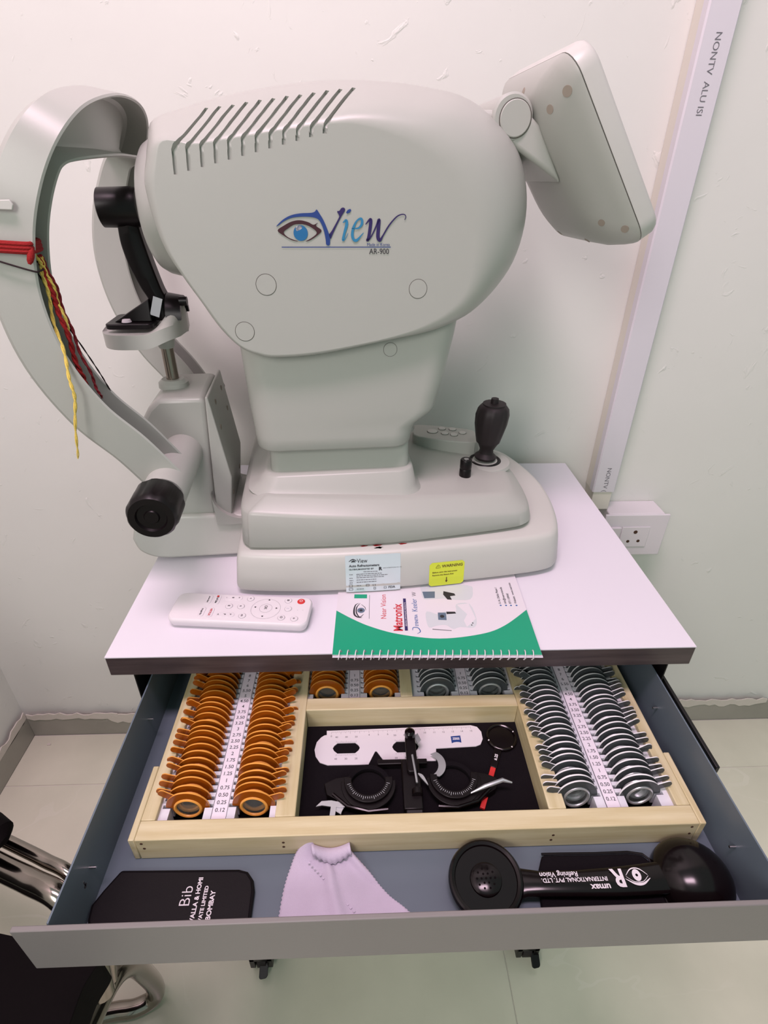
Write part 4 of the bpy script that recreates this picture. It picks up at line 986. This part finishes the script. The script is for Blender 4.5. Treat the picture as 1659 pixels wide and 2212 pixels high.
# printed instruments
def pr(name, pts, m, h): return ob(name, G().prism(pts, (0, 0, CZ), X, Y, h), m, cv, False)
pr('printed_machine', smooth2([(.0991, .0645), (.0975, .0500), (.1000, .0390), (.1080, .0420), (.1180, .0430), (.1250, .0370), (.1330, .0400), (.1477, .0395), (.1520, .0528), (.1480, .0770), (.1330, .0765), (.1310, .0640), (.1180, .0640), (.1120, .0590)], 3, True), 'pic1', .00005)
pr('printed_side', [(.1335, .0755), (.1469, .0778), (.1513, .0528), (.1400, .0400), (.1380, .0500), (.1430, .0600)], 'cover', .00007)
pr('printed_screen', [(.1105, .0510), (.1195, .0505), (.1200, .0625), (.1110, .0625)], 'pic2', .00008); pr('printed_pupil', circ(.1152, .0565, .0024, 16), 'txtdark', .0001)
pr('printed_joystick', [(.1205, .0600), (.1310, .0610), (.1300, .0640), (.1205, .0640)], 'txtdark', .0001)
pr('printed_stand', [(.1030, .0360), (.1230, .0340), (.1230, .0350), (.1030, .0372)], 'txtgrey', .00008)
for q in ((.1470, .0460), (.1455, .0430)): pr('printed_port', circ(q[0], q[1], .0008, 10), 'txtdark', .0001)
pr('printed_machine', smooth2([(.0955, .098), (.0975, .0850), (.1090, .0850), (.1200, .0860), (.1330, .0840), (.1500, .0850), (.1550, .100), (.150, .110), (.10, .112)], 3, True), 'pic1', .00005)
pr('printed_screen', [(.0965, .0980), (.0980, .0865), (.1100, .0870), (.1110, .0985)], 'pic2', .00008)
pr('printed_arm', [(.1240, .0845), (.1290, .0840), (.1275, .0900), (.1340, .0915), (.1330, .0950), (.1210, .0990), (.1200, .0930)], 'txtdark', .0001)
# wire binding, one loop per turn
NR = 25; lm = None
for i in range(NR):
    x = .0075 + .00805*i
    if lm is None:
        gl_ = G(); pts = []
        for k in range(13):
            a = -2.5 + (2.5+3.3)*k/12
            pts.append((.0016*(k/12-.5)*2, -.0008+.0050*sin(a)*1.0, .0018+.0042*cos(a)))
        gl_.tube(pts, .00055, 6); o = ob('wire_loop', gl_, 'whitep', nb); lm = o.data
    else: o = ob('wire_loop', None, None, nb, mesh=lm)
    o.location = (x, 0.0015, .0008)
    o2 = ob('punch_hole', G().prism(circ(x+.0012, .0046, .0010, 10), (0, 0, CZ), X, Y, .00008), 'txtgrey', cv, False)

# ================================================================== IN THE TRAY'S MIDDLE COMPARTMENT
CF_ = -0.1045
# ---- PD ruler
pdr = thing('pd_ruler', 'white pupil-distance ruler with two oblong windows in the tray', 'ruler', (0.2161, -0.0350, CF_))
def q2(p): return (p[0]-.2161, p[1]+.0350)
out = [(.2161,-.0124),(.3735,-.0096),(.3800,-.0118),(.3835,-.0180),(.3835,-.0270),(.3800,-.0335),(.3746,-.0356),(.3321,-.0371),(.3305,-.0511),(.2779,-.0517),(.2695,-.0386),(.2680,-.0386),(.2608,-.0535),(.2190,-.0531),(.2110,-.0500),(.2062,-.0430),(.2045,-.0352),(.2062,-.0262),(.2105,-.0205),(.2140,-.0180),(.2164,-.0177)]
def hole(x0, x1, y0, y1): return [(x0+.005, y0), (x1-.005, y0), (x1-.0015, (y0*3+y1)/4), (x1, (y0+y1)/2), (x1-.0015, (y0+y1*3)/4), (x1-.005, y1), (x0+.005, y1), (x0+.0015, (y0+y1*3)/4), (x0, (y0+y1)/2), (x0+.0015, (y0*3+y1)/4)]
h1 = hole(.2235, .2520, -.0403, -.0278); h2 = hole(.2860, .3140, -.0408, -.0276)
def keyed(outer, holes, at):   # slit the outline to each hole so one face carries the openings
    res = list(outer)
    for h, k in zip(holes, at):
        i = res.index(k); j = min(range(len(h)), key=lambda a: (h[a][0]-k[0])**2+(h[a][1]-k[1])**2)
        hh = h[j:]+h[:j+1]
        res = res[:i+1] + hh[:1] + hh[1:] + [k] + res[i+1:]
    return res
rul = ob('plate', G().prism([q2(p) for p in keyed(out, [h1, h2], [(.2045,-.0352), (.2779,-.0517)])], (0, 0, .0002), X, Y, .0010), 'cover', pdr, False)
tk = G(); RZ2 = .00122
for i in range(151):
    x = .2213+.00101*i; y = -.0136+.0028*(x-.2161)/.16; ln_ = .0035 if i % 10 == 0 else (.0026 if i % 5 == 0 else .0014)
    tk.box(x-.2161-.00009, x-.2161+.00009, y+.0350-ln_, y+.0350-.0003, RZ2, RZ2+.00003)
o = ob('scale_ticks', tk, 'ink', rul, False); o['kind'] = 'stuff'
for i in range(0, 16):
    x = .2213+.0101*i; y = -.0205+.0028*(x-.2161)/.16
    if i not in (1, 2, 3, 7, 8, 9): ob('number', G().text(str(i), .0030, (x-.2161, y+.0350, RZ2), X, Y, h=.00003), 'ink', rul, False)
for (xc, yy, vals) in ((.2375, -.0222, ('40', '30', '20')), (.2375, -.0475, ('40', '30', '20')), (.3000, -.0215, ('20', '30', '40')), (.3000, -.0480, ('20', '30', '40'))):
    g = G()
    for k in range(21):
        x = xc-.0105+.00105*k-.2161; top_ = yy > -.03; l0 = .0022 if k % 5 == 0 else .0013
        y0 = (-.0275 if top_ else -.0412)+.0350
        g.box(x-.00008, x+.00008, y0, y0+l0, RZ2, RZ2+.00003) if top_ else g.box(x-.00008, x+.00008, y0-l0, y0, RZ2, RZ2+.00003)
    o = ob('scale_ticks', g, 'ink', rul, False); o['kind'] = 'stuff'
    for k, v_ in enumerate(vals): ob('number', G().text(v_, .0030, (xc+(k-1)*.0105-.2161, yy+.0350+(.0005 if yy > -.03 else .0), RZ2), X, Y, h=.00003), 'ink', rul, False)
ob('brand_block', G().prism([q2(p) for p in [(.3495,-.0230),(.3600,-.0222),(.3600,-.0310),(.3575,-.0302),(.3548,-.0300),(.3520,-.0304),(.3495,-.0314)]], (0, 0, RZ2), X, Y, .00004), 'navy', rul, False)
ob('lettering', G().text('ZEISS', .0036, (.3548-.2161, -.0272+.0350, RZ2+.00004), X, Y, h=.00003, bold=.03, sx=.9), 'txtwhite', rul, False)

# ---- trial frame
tf = thing('trial_spectacles', 'black adjustable trial spectacles with silver side arms lying in the tray', 'spectacles', (0.303, -0.078, CF_))
def f3(x, y, z): return (x-.303, y+.078, z)
def arcpts(cx, cy, r, a0, a1, n): return [(cx+r*cos(radians(a0+(a1-a0)*i/n)), cy+r*sin(radians(a0+(a1-a0)*i/n))) for i in range(n+1)]
for cx, cy, sgn in ((.2605, -.0800, -1), (.3440, -.0785, 1)):
    for k, (ro, ri, z0, z1_, yy) in enumerate(((.0265, .0175, .0085, .0115, 0), (.0235, .0165, .0130, .0150, .002))):
        pts = arcpts(cx, cy+yy, ro, 175, 365, 24) + arcpts(cx, cy+yy, ri, 365, 175, 24)
        c_ = ob('lens_cell', G().prism([f3(x, y, 0)[:2] for x, y in pts], (0, 0, z0), X, Y, z1_-z0), 'blackp', tf, bevel=.0004)
    g = G()
    for d in range(195, 350, 6):
        a = radians(d); r0, r1 = .0180, .0200 if d % 5 else .0212
        p0 = f3(cx+r0*cos(a), cy+.002+r0*sin(a), 0); p1 = f3(cx+r1*cos(a), cy+.002+r1*sin(a), 0)
        t_ = (-sin(a)*.00015, cos(a)*.00015)
        g.add([(p0[0]-t_[0], p0[1]-t_[1], .01508), (p1[0]-t_[0], p1[1]-t_[1], .01508), (p1[0]+t_[0], p1[1]+t_[1], .01508), (p0[0]+t_[0], p0[1]+t_[1], .01508)], [(0, 1, 2, 3)])
    o = ob('axis_scale', g, 'pic1', c_, False); o['kind'] = 'stuff'
    ob('back_ring', G().prism([f3(x, y, 0)[:2] for x, y in arcpts(cx, cy, .0225, 0, 359.9, 40) + arcpts(cx, cy, .0178, 359.9, 0, 40)], (0, 0, .0030), X, Y, .0040), 'lining', tf, bevel=.0004)
    # side wing with its bowed bar
    xx = cx+sgn*.024
    ob('side_wing', G().prism([f3(x, y, 0)[:2] for x, y in ((cx+sgn*.018, cy+.008), (cx+sgn*.032, cy+.006), (cx+sgn*.043, cy+.001), (cx+sgn*.040, cy-.010), (cx+sgn*.022, cy-.020), (cx+sgn*.004, cy-.0255), (cx+sgn*.004, cy-.0215), (cx+sgn*.020, cy-.014))], (0, 0, .0020), X, Y, .0085), 'blackp', tf, bevel=.0006)
    ob('front_bar', G().tube([f3(cx-sgn*.018, cy-.026, .0105), f3(cx, cy-.0275, .0105), f3(cx+sgn*.020, cy-.022, .0105), f3(cx+sgn*.034, cy-.010, .0105)], .0017, 8), 'blackgloss', tf)
ob('bridge_bar', G().box(*f3(.2700, 0, 0)[:1], *f3(.3200, 0, 0)[:1], f3(0, -.0600, 0)[1], f3(0, -.0545, 0)[1], .006, .0105), 'blackp', tf, bevel=.0008)
ob('bridge_block', G().box(-.0095, .0085, -.030, .022, .002, .0125), 'blackp', tf, bevel=.0012)
pst = ob('bridge_post', G().prism(rrect(-.0052, .0052, .004, .046, .0035), (.0010, 0, .0126), X, Y, .0055), 'blackp', tf, bevel=.001)
ob('post_knob', G().lathe((.0008, .0440, .0145), (.0008, .0440, .0270), [(0, .0045), (.5, .0056), (.85, .0052), (1, .0030)], 20), 'blackgloss', tf)
ob('bridge_screw', G().tube([(.0018, .022, .0186), (.0032, .004, .0192), (.0040, -.008, .0190)], .0011, 8), 'silver', tf)
ob('screw_wheel', G().lathe((.0040, -.0120, .0140), (.0040, -.0175, .0140), [(0, .0052), (1, .0052)], 18), 'blackp', tf)
ob('nose_pad', G().prism(smooth2([(.0060, .004), (.0110, .002), (.0150, -.008), (.0115, -.004)], 4, True), (0, 0, .0140), X, Y, .0012), 'silver', tf)
def crescent(name, c, ro, ri, sh, a0, a1, z):
    pts = arcpts(c[0], c[1], ro, a0, a1, 16) + arcpts(c[0]+sh[0], c[1]+sh[1], ri, a1, a0, 16)
    return ob(name, G().prism([f3(x, y, 0)[:2] for x, y in pts], (0, 0, z), X, Y, .0012), 'silver', tf)
crescent('side_arm_hook', (.3235, -.0590), .0155, .0130, (-.005, 0), -62, 62, .0060)
crescent('side_arm_hook', (.2440, -.1060), .0170, .0125, (.003, -.004), 70, 172, .0070)
ob('side_arm', G().tube([f3(.3560, -.0955, .014), f3(.3720, -.0900, .0165), f3(.3900, -.0850, .0180), f3(.3990, -.0870, .0165)], [.0006, .0020, .0021, .0008], 8), 'silver', tf)
ob('side_arm', G().prism([f3(x, y, 0)[:2] for x, y in ((.2110, -.1010), (.2160, -.0960), (.2250, -.0955), (.2380, -.0985), (.2380, -.1025), (.2300, -.1020), (.2290, -.1120), (.2240, -.1120), (.2250, -.1015), (.2165, -.1000))], (0, 0, .0085), X, Y, .0012), 'silver', tf)
ob('arm_clip', G().prism([f3(x, y, 0)[:2] for x, y in ((.3085, -.0330), (.3125, -.0290), (.3155, -.0370), (.3120, -.0420))], (0, 0, .0150), X, Y, .0012), 'silver', tf)
ob('lower_plate', G().box(-.0070, .0170, -.0335, -.0300, .002, .0055), 'silver', tf, bevel=.0005)

# ---- cross cylinder with a red handle
cc = thing('cross_cylinder', 'round black hand-held lens on a black and red handle in the tray', 'hand lens', (0.4035, -0.0268, CF_))
gr = G(); rings = []
for i in range(40):
    a = 2*pi*i/40; rings.append([(cos(a)*(.0150+.0016*cos(b)), sin(a)*(.0150+.0016*cos(b)), .0022+.0019*sin(b)) for b in [k*pi/4 for k in range(8)]])
rings.append(rings[0]); ob('rim', gr.loft(rings, False, False), 'blackgloss', cc)
ob('disc', G().lathe((0, 0, .0010), (0, 0, .0030), [(0, .0145), (.6, .0140), (1, .0020)], 36), 'blackp', cc)
dh = V(-.0353, -.0771, 0).normalized(); nh = V(dh.y, -dh.x, 0)
def bar(name, a, b, w0, w1, m, z0=.0008, h=.0030):
    pts = [dh*a + nh*w0, dh*b + nh*w1, dh*b - nh*w1, dh*a - nh*w0]
    return ob(name, G().prism([(p.x, p.y) for p in pts], (0, 0, z0), X, Y, h), m, cc, bevel=.0005)
bh = bar('handle', .0150, .0385, .0036, .0034, 'blackp'); bar('red_grip', .0385, .0845, .0027, .0024, 'red')
pt = dh*.0270; ob('lettering', G().text('\u00b1.25', .0042, (pt.x+.0014, pt.y, .00385), -dh, V(dh.y, -dh.x, 0), h=.00003, bold=.03), 'txtwhite', bh, False)
for a in (.4, 3.4, 5.3):
    ob('axis_dot', G().lathe((.0150*cos(a), .0150*sin(a), .0036), (.0150*cos(a), .0150*sin(a), .0046), [(0, .0009), (1, .0005)], 10), 'txtwhite', cc)

# ================================================================== IN THE FRONT OF THE DRAWER
# ---- black spectacle case
sc_ = thing('spectacle_pouch', 'black leather slip case with white lettering in the drawer', 'pouch', (0.100, -0.172, DZ))
po = [(.0472,-.1478),(.1480,-.1500),(.1560,-.1522),(.1618,-.1590),(.1640,-.1670),(.1645,-.2045),(.0440,-.2045),(.0340,-.1850),(.0325,-.1740),(.0380,-.1630)]
pq = [(x-.100, y+.172) for x, y in po]
ob('body', G().prism(pq, (0, 0, .0002), X, Y, .0062), 'leather', sc_, bevel=.0022, seg=3)
ob('stitched_hem', G().tube([(x, y, .0064) for x, y in offset(pq, -.0022)[:6]] , .0005, 6), 'lining', sc_)
for body, s, x, y0, bd in (('Bib', .0125, .1125, -.1770, -.01), ('VALLA & HOMI', .0050, .1190, -.1895, .03), ('VATE LIMITED', .0042, .1252, -.1892, .03), ('BOMBAY', .0054, .1318, -.1880, .03)):
    ob('lettering', G().text(body, s, (x-.100, y0+.172, .00645), Y, -X, 'LEFT', h=.00005, bold=bd), 'txtwhite', sc_, False)
# ---- lilac cleaning cloth
cl = thing('cleaning_cloth', 'crumpled lilac lens cloth with pinked edges beside the black pouch', 'cloth', (0.235, -0.165, DZ))
gc = G(); nu, nv = 40, 64
A = [(.1862,-.2045), (.1862,-.186), (.1886,-.1606), (.1950,-.1400), (.2035,-.1330)]       # left edge, front to back
B = [(.3065,-.2045), (.2929,-.1853), (.2765,-.1722), (.2612,-.1556), (.2450,-.1400)]      # right edge
def lerp_path(Pp, t):
    s = smooth2(Pp, 8); x = t*(len(s)-1); k = min(int(x), len(s)-2); f = x-k
    return (s[k][0]+(s[k+1][0]-s[k][0])*f, s[k][1]+(s[k+1][1]-s[k][1])*f)
rows = []
for j in range(nv+1):
    t = j/nv; a = lerp_path(A, t); b = lerp_path(B, t); row = []
    for i in range(nu+1):
        s = i/nu
        z_ = .0012 + .0035*sin(pi*s)*(0.5+.5*sin(3.1*s+2.2*t)) + .0022*sin(7*s-4*t)*(s*(1-s))*4
        lf = max(0, t-.62)/.38
        z_ += .021*lf**1.3*math.exp(-((s-.10)/.16)**2) + .010*lf*math.exp(-((s-.92)/.10)**2)
        z_ += .0038*math.exp(-((s-.45)/.05)**2)*(1-lf*.5)            # fold ridge
        if t < .22 and abs(s-.34) < .10: z_ += .0085*(1-(t/.22))*cos((s-.34)/.10*pi/2)
        edge_j = .0005*(-1)**(j % 2) if i in (0, nu) else 0
        y_ = a[1]+(b[1]-a[1])*s + (.0010*(-1)**i if j == nv else 0) - .010*lf*math.exp(-((s-.5)/.22)**2)
        row.append((a[0]+(b[0]-a[0])*s+edge_j-.235, y_+.165, z_))
    rows.append(row)
gc.v = [p for r in rows for p in r]
gc.f = [(j*(nu+1)+i, j*(nu+1)+i+1, (j+1)*(nu+1)+i+1, (j+1)*(nu+1)+i) for j in range(nv) for i in range(nu)]; gc.m = [0]*len(gc.f)
o = ob('sheet', gc, 'cloth', cl, angle=80); sm = o.modifiers.new('thickness', 'SOLIDIFY'); sm.thickness = .0009; sm.offset = 1
def cz(x, y):
    return min(rows, key=lambda r: abs(r[20][1]-y))
# overturned flap along the back edge
fp_ = []
for k in range(15):
    t = k/14; x = .2100+.0330*t; fp_.append((x-.235, -.1385+.165, .0175-.008*sin(pi*t)))
g = G(); rws = []
for k, p in enumerate(fp_):
    zig = .0008*(-1)**k
    rws.append([(p[0], p[1]+.003, p[2]-.004), (p[0], p[1]+.001, p[2]+.0015), (p[0]+.001, p[1]-.0045, p[2]+.001), (p[0]+.002, p[1]-.0105-zig+.004*abs(2*k/14-1), p[2]-.0035)])
g.loft(rws, False, False, False); o = ob('turned_flap', g, 'cloth', cl, angle=80); sm = o.modifiers.new('thickness', 'SOLIDIFY'); sm.thickness = .0008
gs = G()
for k in range(17):
    t = k/16; x = .2080+.042*t; y = -.1480-.040*t
    gs.prism([(0, -.0010), (.0013, 0), (0, .0010), (-.0009, 0)], (x-.235, y+.165, .0076+.0006*sin(9*t)-.002*t), X, Y, .0005)
o = ob('pinked_seam', gs, 'cloth', cl, False); o['kind'] = 'stuff'

# ---- occluder
oc = thing('occluder', 'glossy black double-ended occluder with white lettering on its handle', 'occluder', (0.450, -0.170, DZ))
def o3(x, y, z=0): return (x-.450, y+.170, z)
# perforated disc end
dc = V(*o3(.3580, -.1690, .0125)); dn = V(-.05, -.10, 1).normalized(); ds = X - dn*X.dot(dn); ds.normalize()
dk = ob('pinhole_disc', G().lathe(dc - dn*.0070, dc + dn*.0060, [(0, .0270), (.25, .0300), (.75, .0312), (.95, .0300), (1.0, .0285), (.93, .0262), (.80, .0255), (.78, .0110)], 48, ref=ds), 'blackgloss', oc)
ob('raised_cap', G().lathe(dc + dn*.0028, dc + dn*.0060, [(0, .0135), (.5, .0128), (1, .0100)], 32, ref=ds), 'blackgloss', dk)
dy_ = dn.cross(ds)
for r_, nn in ((0, 1), (.0038, 6), (.0076, 10)):
    for k in range(nn):
        a = 2*pi*k/nn; c_ = dc + dn*.0061 + ds*(r_*cos(a)) + dy_*(r_*sin(a))
        ob('pinhole', G().lathe(c_ - dn*.001, c_ + dn*.00008, [(0, .0009), (1, .0009)], 10, ref=ds), 'seat', dk)
# handle: flattened bar with pinched ends
rg = []
for x, w, y, z, th_ in ((.3800, .0150, -.1700, .0115, .0035), (.3900, .0110, -.1715, .0130, .0040), (.4050, .0098, -.1735, .0145, .0042), (.4350, .0102, -.1745, .0155, .0042), (.4650, .0112, -.1745, .0160, .0042), (.4900, .0120, -.1735, .0160, .0042), (.5080, .0125, -.1720, .0150, .0042), (.5200, .0150, -.1700, .0140, .0040)):
    rg.append([o3(x, y+w*cos(a), z+th_*sin(a)*(1 if sin(a) > 0 else 1)) for a in [2*pi*i/20 for i in range(20)]])
hd = ob('handle', G().loft(rg), 'blackgloss', oc, angle=60)
# cupped shade end
bc = V(*o3(.5360, -.1705, .0060))
rg = []
for k in range(10):
    a = pi/2*k/9; rr_ = cos(a)
    rg.append([(bc.x + (.0335*cos(t_)*max(rr_, .02)), bc.y + .0330*sin(t_)*max(rr_, .02)*(1.0), bc.z + .0250*sin(a)) for t_ in [2*pi*i/36 for i in range(36)]])
ob('cup_shade', G().loft([[(p[0], p[1], .0008) for p in rg[0]]] + rg), 'blackgloss', oc, angle=60)
HZ = .0205
def ot(body, s, x, y, bold=.02, sx=1.0, align='LEFT', z=HZ): return ob('lettering', G().text(body, s, o3(x, y, z), -X, -Y, align, h=0, bold=bold, sx=sx), 'txtwhite', hd, False)
ot('R', .0190, .4725, -.1672, .03, .9, 'LEFT', .02055); ot('umax', .0068, .4590, -.1778, .03, 1.1, 'LEFT', .0204)
ot('INTERNATIONAL PVT. LTD.', .0046, .4585, -.1722, .02, .98, 'LEFT', .0203); ot('Refining Vision', .0056, .4350, -.1672, .015, .98, 'LEFT', .0194)
g = G()
ec = (.4840, -.1715)
def es(pts, ws): g.stroke(pts, ws, o3(ec[0], ec[1], .02055), X, Y, h=0)
es([(-.0092, -.0005), (-.0045, .0038), (0, .0050), (.0045, .0038), (.0092, -.0005)], [.0003, .0008, .0009, .0008, .0003]); es([(-.0105, -.0030), (-.0045, -.0066), (0, -.0074), (.0045, -.0066), (.0105, -.0030)], [.0003, .0016, .0022, .0016, .0003]); es([(-.0095, -.0012), (-.0045, -.0050), (0, -.0058), (.0045, -.0050), (.0095, -.0012)], [.0002, .0005, .0006, .0005, .0002])
ob('eye_logo', g, 'txtwhite', hd, False)
ob('eye_ball', G().prism([(ec[0]-.450+.0036*cos(a), ec[1]+.170-.0005+.0046*sin(a)) for a in [2*pi*i/24 for i in range(24)]], (0, 0, .02052), X, Y, .00006), 'txtwhite', hd, False)
ob('eye_pupil', G().prism([(ec[0]-.450+.0011*cos(a), ec[1]+.170-.0005+.0011*sin(a)) for a in [2*pi*i/16 for i in range(16)]], (0, 0, .0206), X, Y, .00006), 'seat', hd, False)

# ---- dark fabric pouch under the occluder handle
bp_ = thing('fabric_pouch', 'dull black fabric pouch lying under the occluder handle', 'pouch', (0.462, -0.175, DZ))
pp = [(x-.462, y+.175) for x, y in ((.4131,-.1473),(.4300,-.1476),(.4600,-.1482),(.4900,-.1480),(.5020,-.1500),(.5060,-.1540),(.5060,-.2040),(.4000,-.2040),(.4045,-.1640))]
ob('body', G().prism(pp, (0, 0, .0002), X, Y, .0075), 'lining', bp_, bevel=.002, seg=3)
ob('piping', G().tube([(x, y, .0072) for x, y in offset(pp, .0008)[:7]], .0011, 6), 'leather', bp_)

# ================================================================== CHAIR AT THE LOWER LEFT
ch = thing('visitor_chair', 'chrome tube chair with a black seat and arm pad beside the drawer', 'chair', (-0.16, -0.30, FLOOR))
def c3(p): return (p[0]+.16, p[1]+.30, p[2]-FLOOR)
def cg(g): g.v = [c3(p) for p in g.v]; return g
# seat cushion: its right edge runs slantwise below the drawer
seat = [(-.130, -.128), (-.040, -.147), (-.012, -.152), (-.006, -.158), (-.0125, -.178), (-.0135, -.205), (-.015, -.24), (-.018, -.300), (-.022, -.50), (-.030, -.53), (-.42, -.47), (-.44, -.44), (-.38, -.10), (-.36, -.085)]
ob('seat', cg(G().prism(smooth2(seat, 4, True), (0, 0, -.300), X, Y, .048)), 'seat', ch, bevel=.010, seg=4)
def ctube(name, pts, r=.0125, m='chrome'): return ob(name, cg(G().tube(smooth2(pts, 8), r, 14)), m, ch)
ctube('leg_frame', [(-.030, -.190, -.335), (-.036, -.130, -.38), (-.042, -.0914, -.45), (-.0537, -.067, -.55), (-.0650, -.050, -.650), (-.0754, -.0530, -.679), (-.1008, -.0627, -.683), (-.138, -.0669, -.683), (-.22, -.085, -.683), (-.42, -.16, -.683)], .0125)
ctube('leg_frame', [(-.10, -.52, -.335), (-.11, -.50, -.45), (-.13, -.46, -.63), (-.15, -.45, -.678), (-.22, -.47, -.683), (-.46, -.54, -.683)], .0135)
ctube('rear_crossbar', [(-.42, -.16, -.683), (-.46, -.20, -.683), (-.50, -.48, -.683), (-.46, -.54, -.683)], .0125)
ctube('arm_frame', [(-.36, -.005, -.195), (-.22, -.052, -.198), (-.1188, -.0927, -.200), (-.080, -.108, -.200), (-.0442, -.1231, -.203), (-.022, -.140, -.245), (-.018, -.160, -.32)], .0115)
ctube('arm_frame', [(-.36, .025, -.195), (-.20, -.038, -.198), (-.1088, -.0742, -.200), (-.075, -.088, -.201), (-.0438, -.1018, -.205), (-.016, -.125, -.250), (-.014, -.150, -.32)], .0065)
gp = G(); rg = []
for x, y, r_ in ((-.46, .04, .004), (-.455, .038, .016), (-.40, .018, .020), (-.25, -.035, .021), (-.130, -.078, .021), (-.112, -.0845, .017), (-.104, -.087, .005)):
    rg.append([(x+.35*r_*cos(a), y+r_*cos(a)*.94, -.163+r_*.75*sin(a)) for a in [2*pi*i/18 for i in range(18)]])
ob('arm_pad', cg(gp.loft(rg)), 'seat', ch)
ob('backrest', cg(G().prism(rrect(-.20, .20, 0, .32, .05), (-.42, -.28, -.22), V(.16, .98, 0).normalized(), V(-.25, 0.04, .96).normalized(), .04)), 'seat', ch, bevel=.012, seg=3)
for y in (-.40, -.17):
    ctube('back_support', [(-.36, y, -.335), (-.415, y, -.32), (-.440, y, -.26), (-.455, y, -.12)], .011)
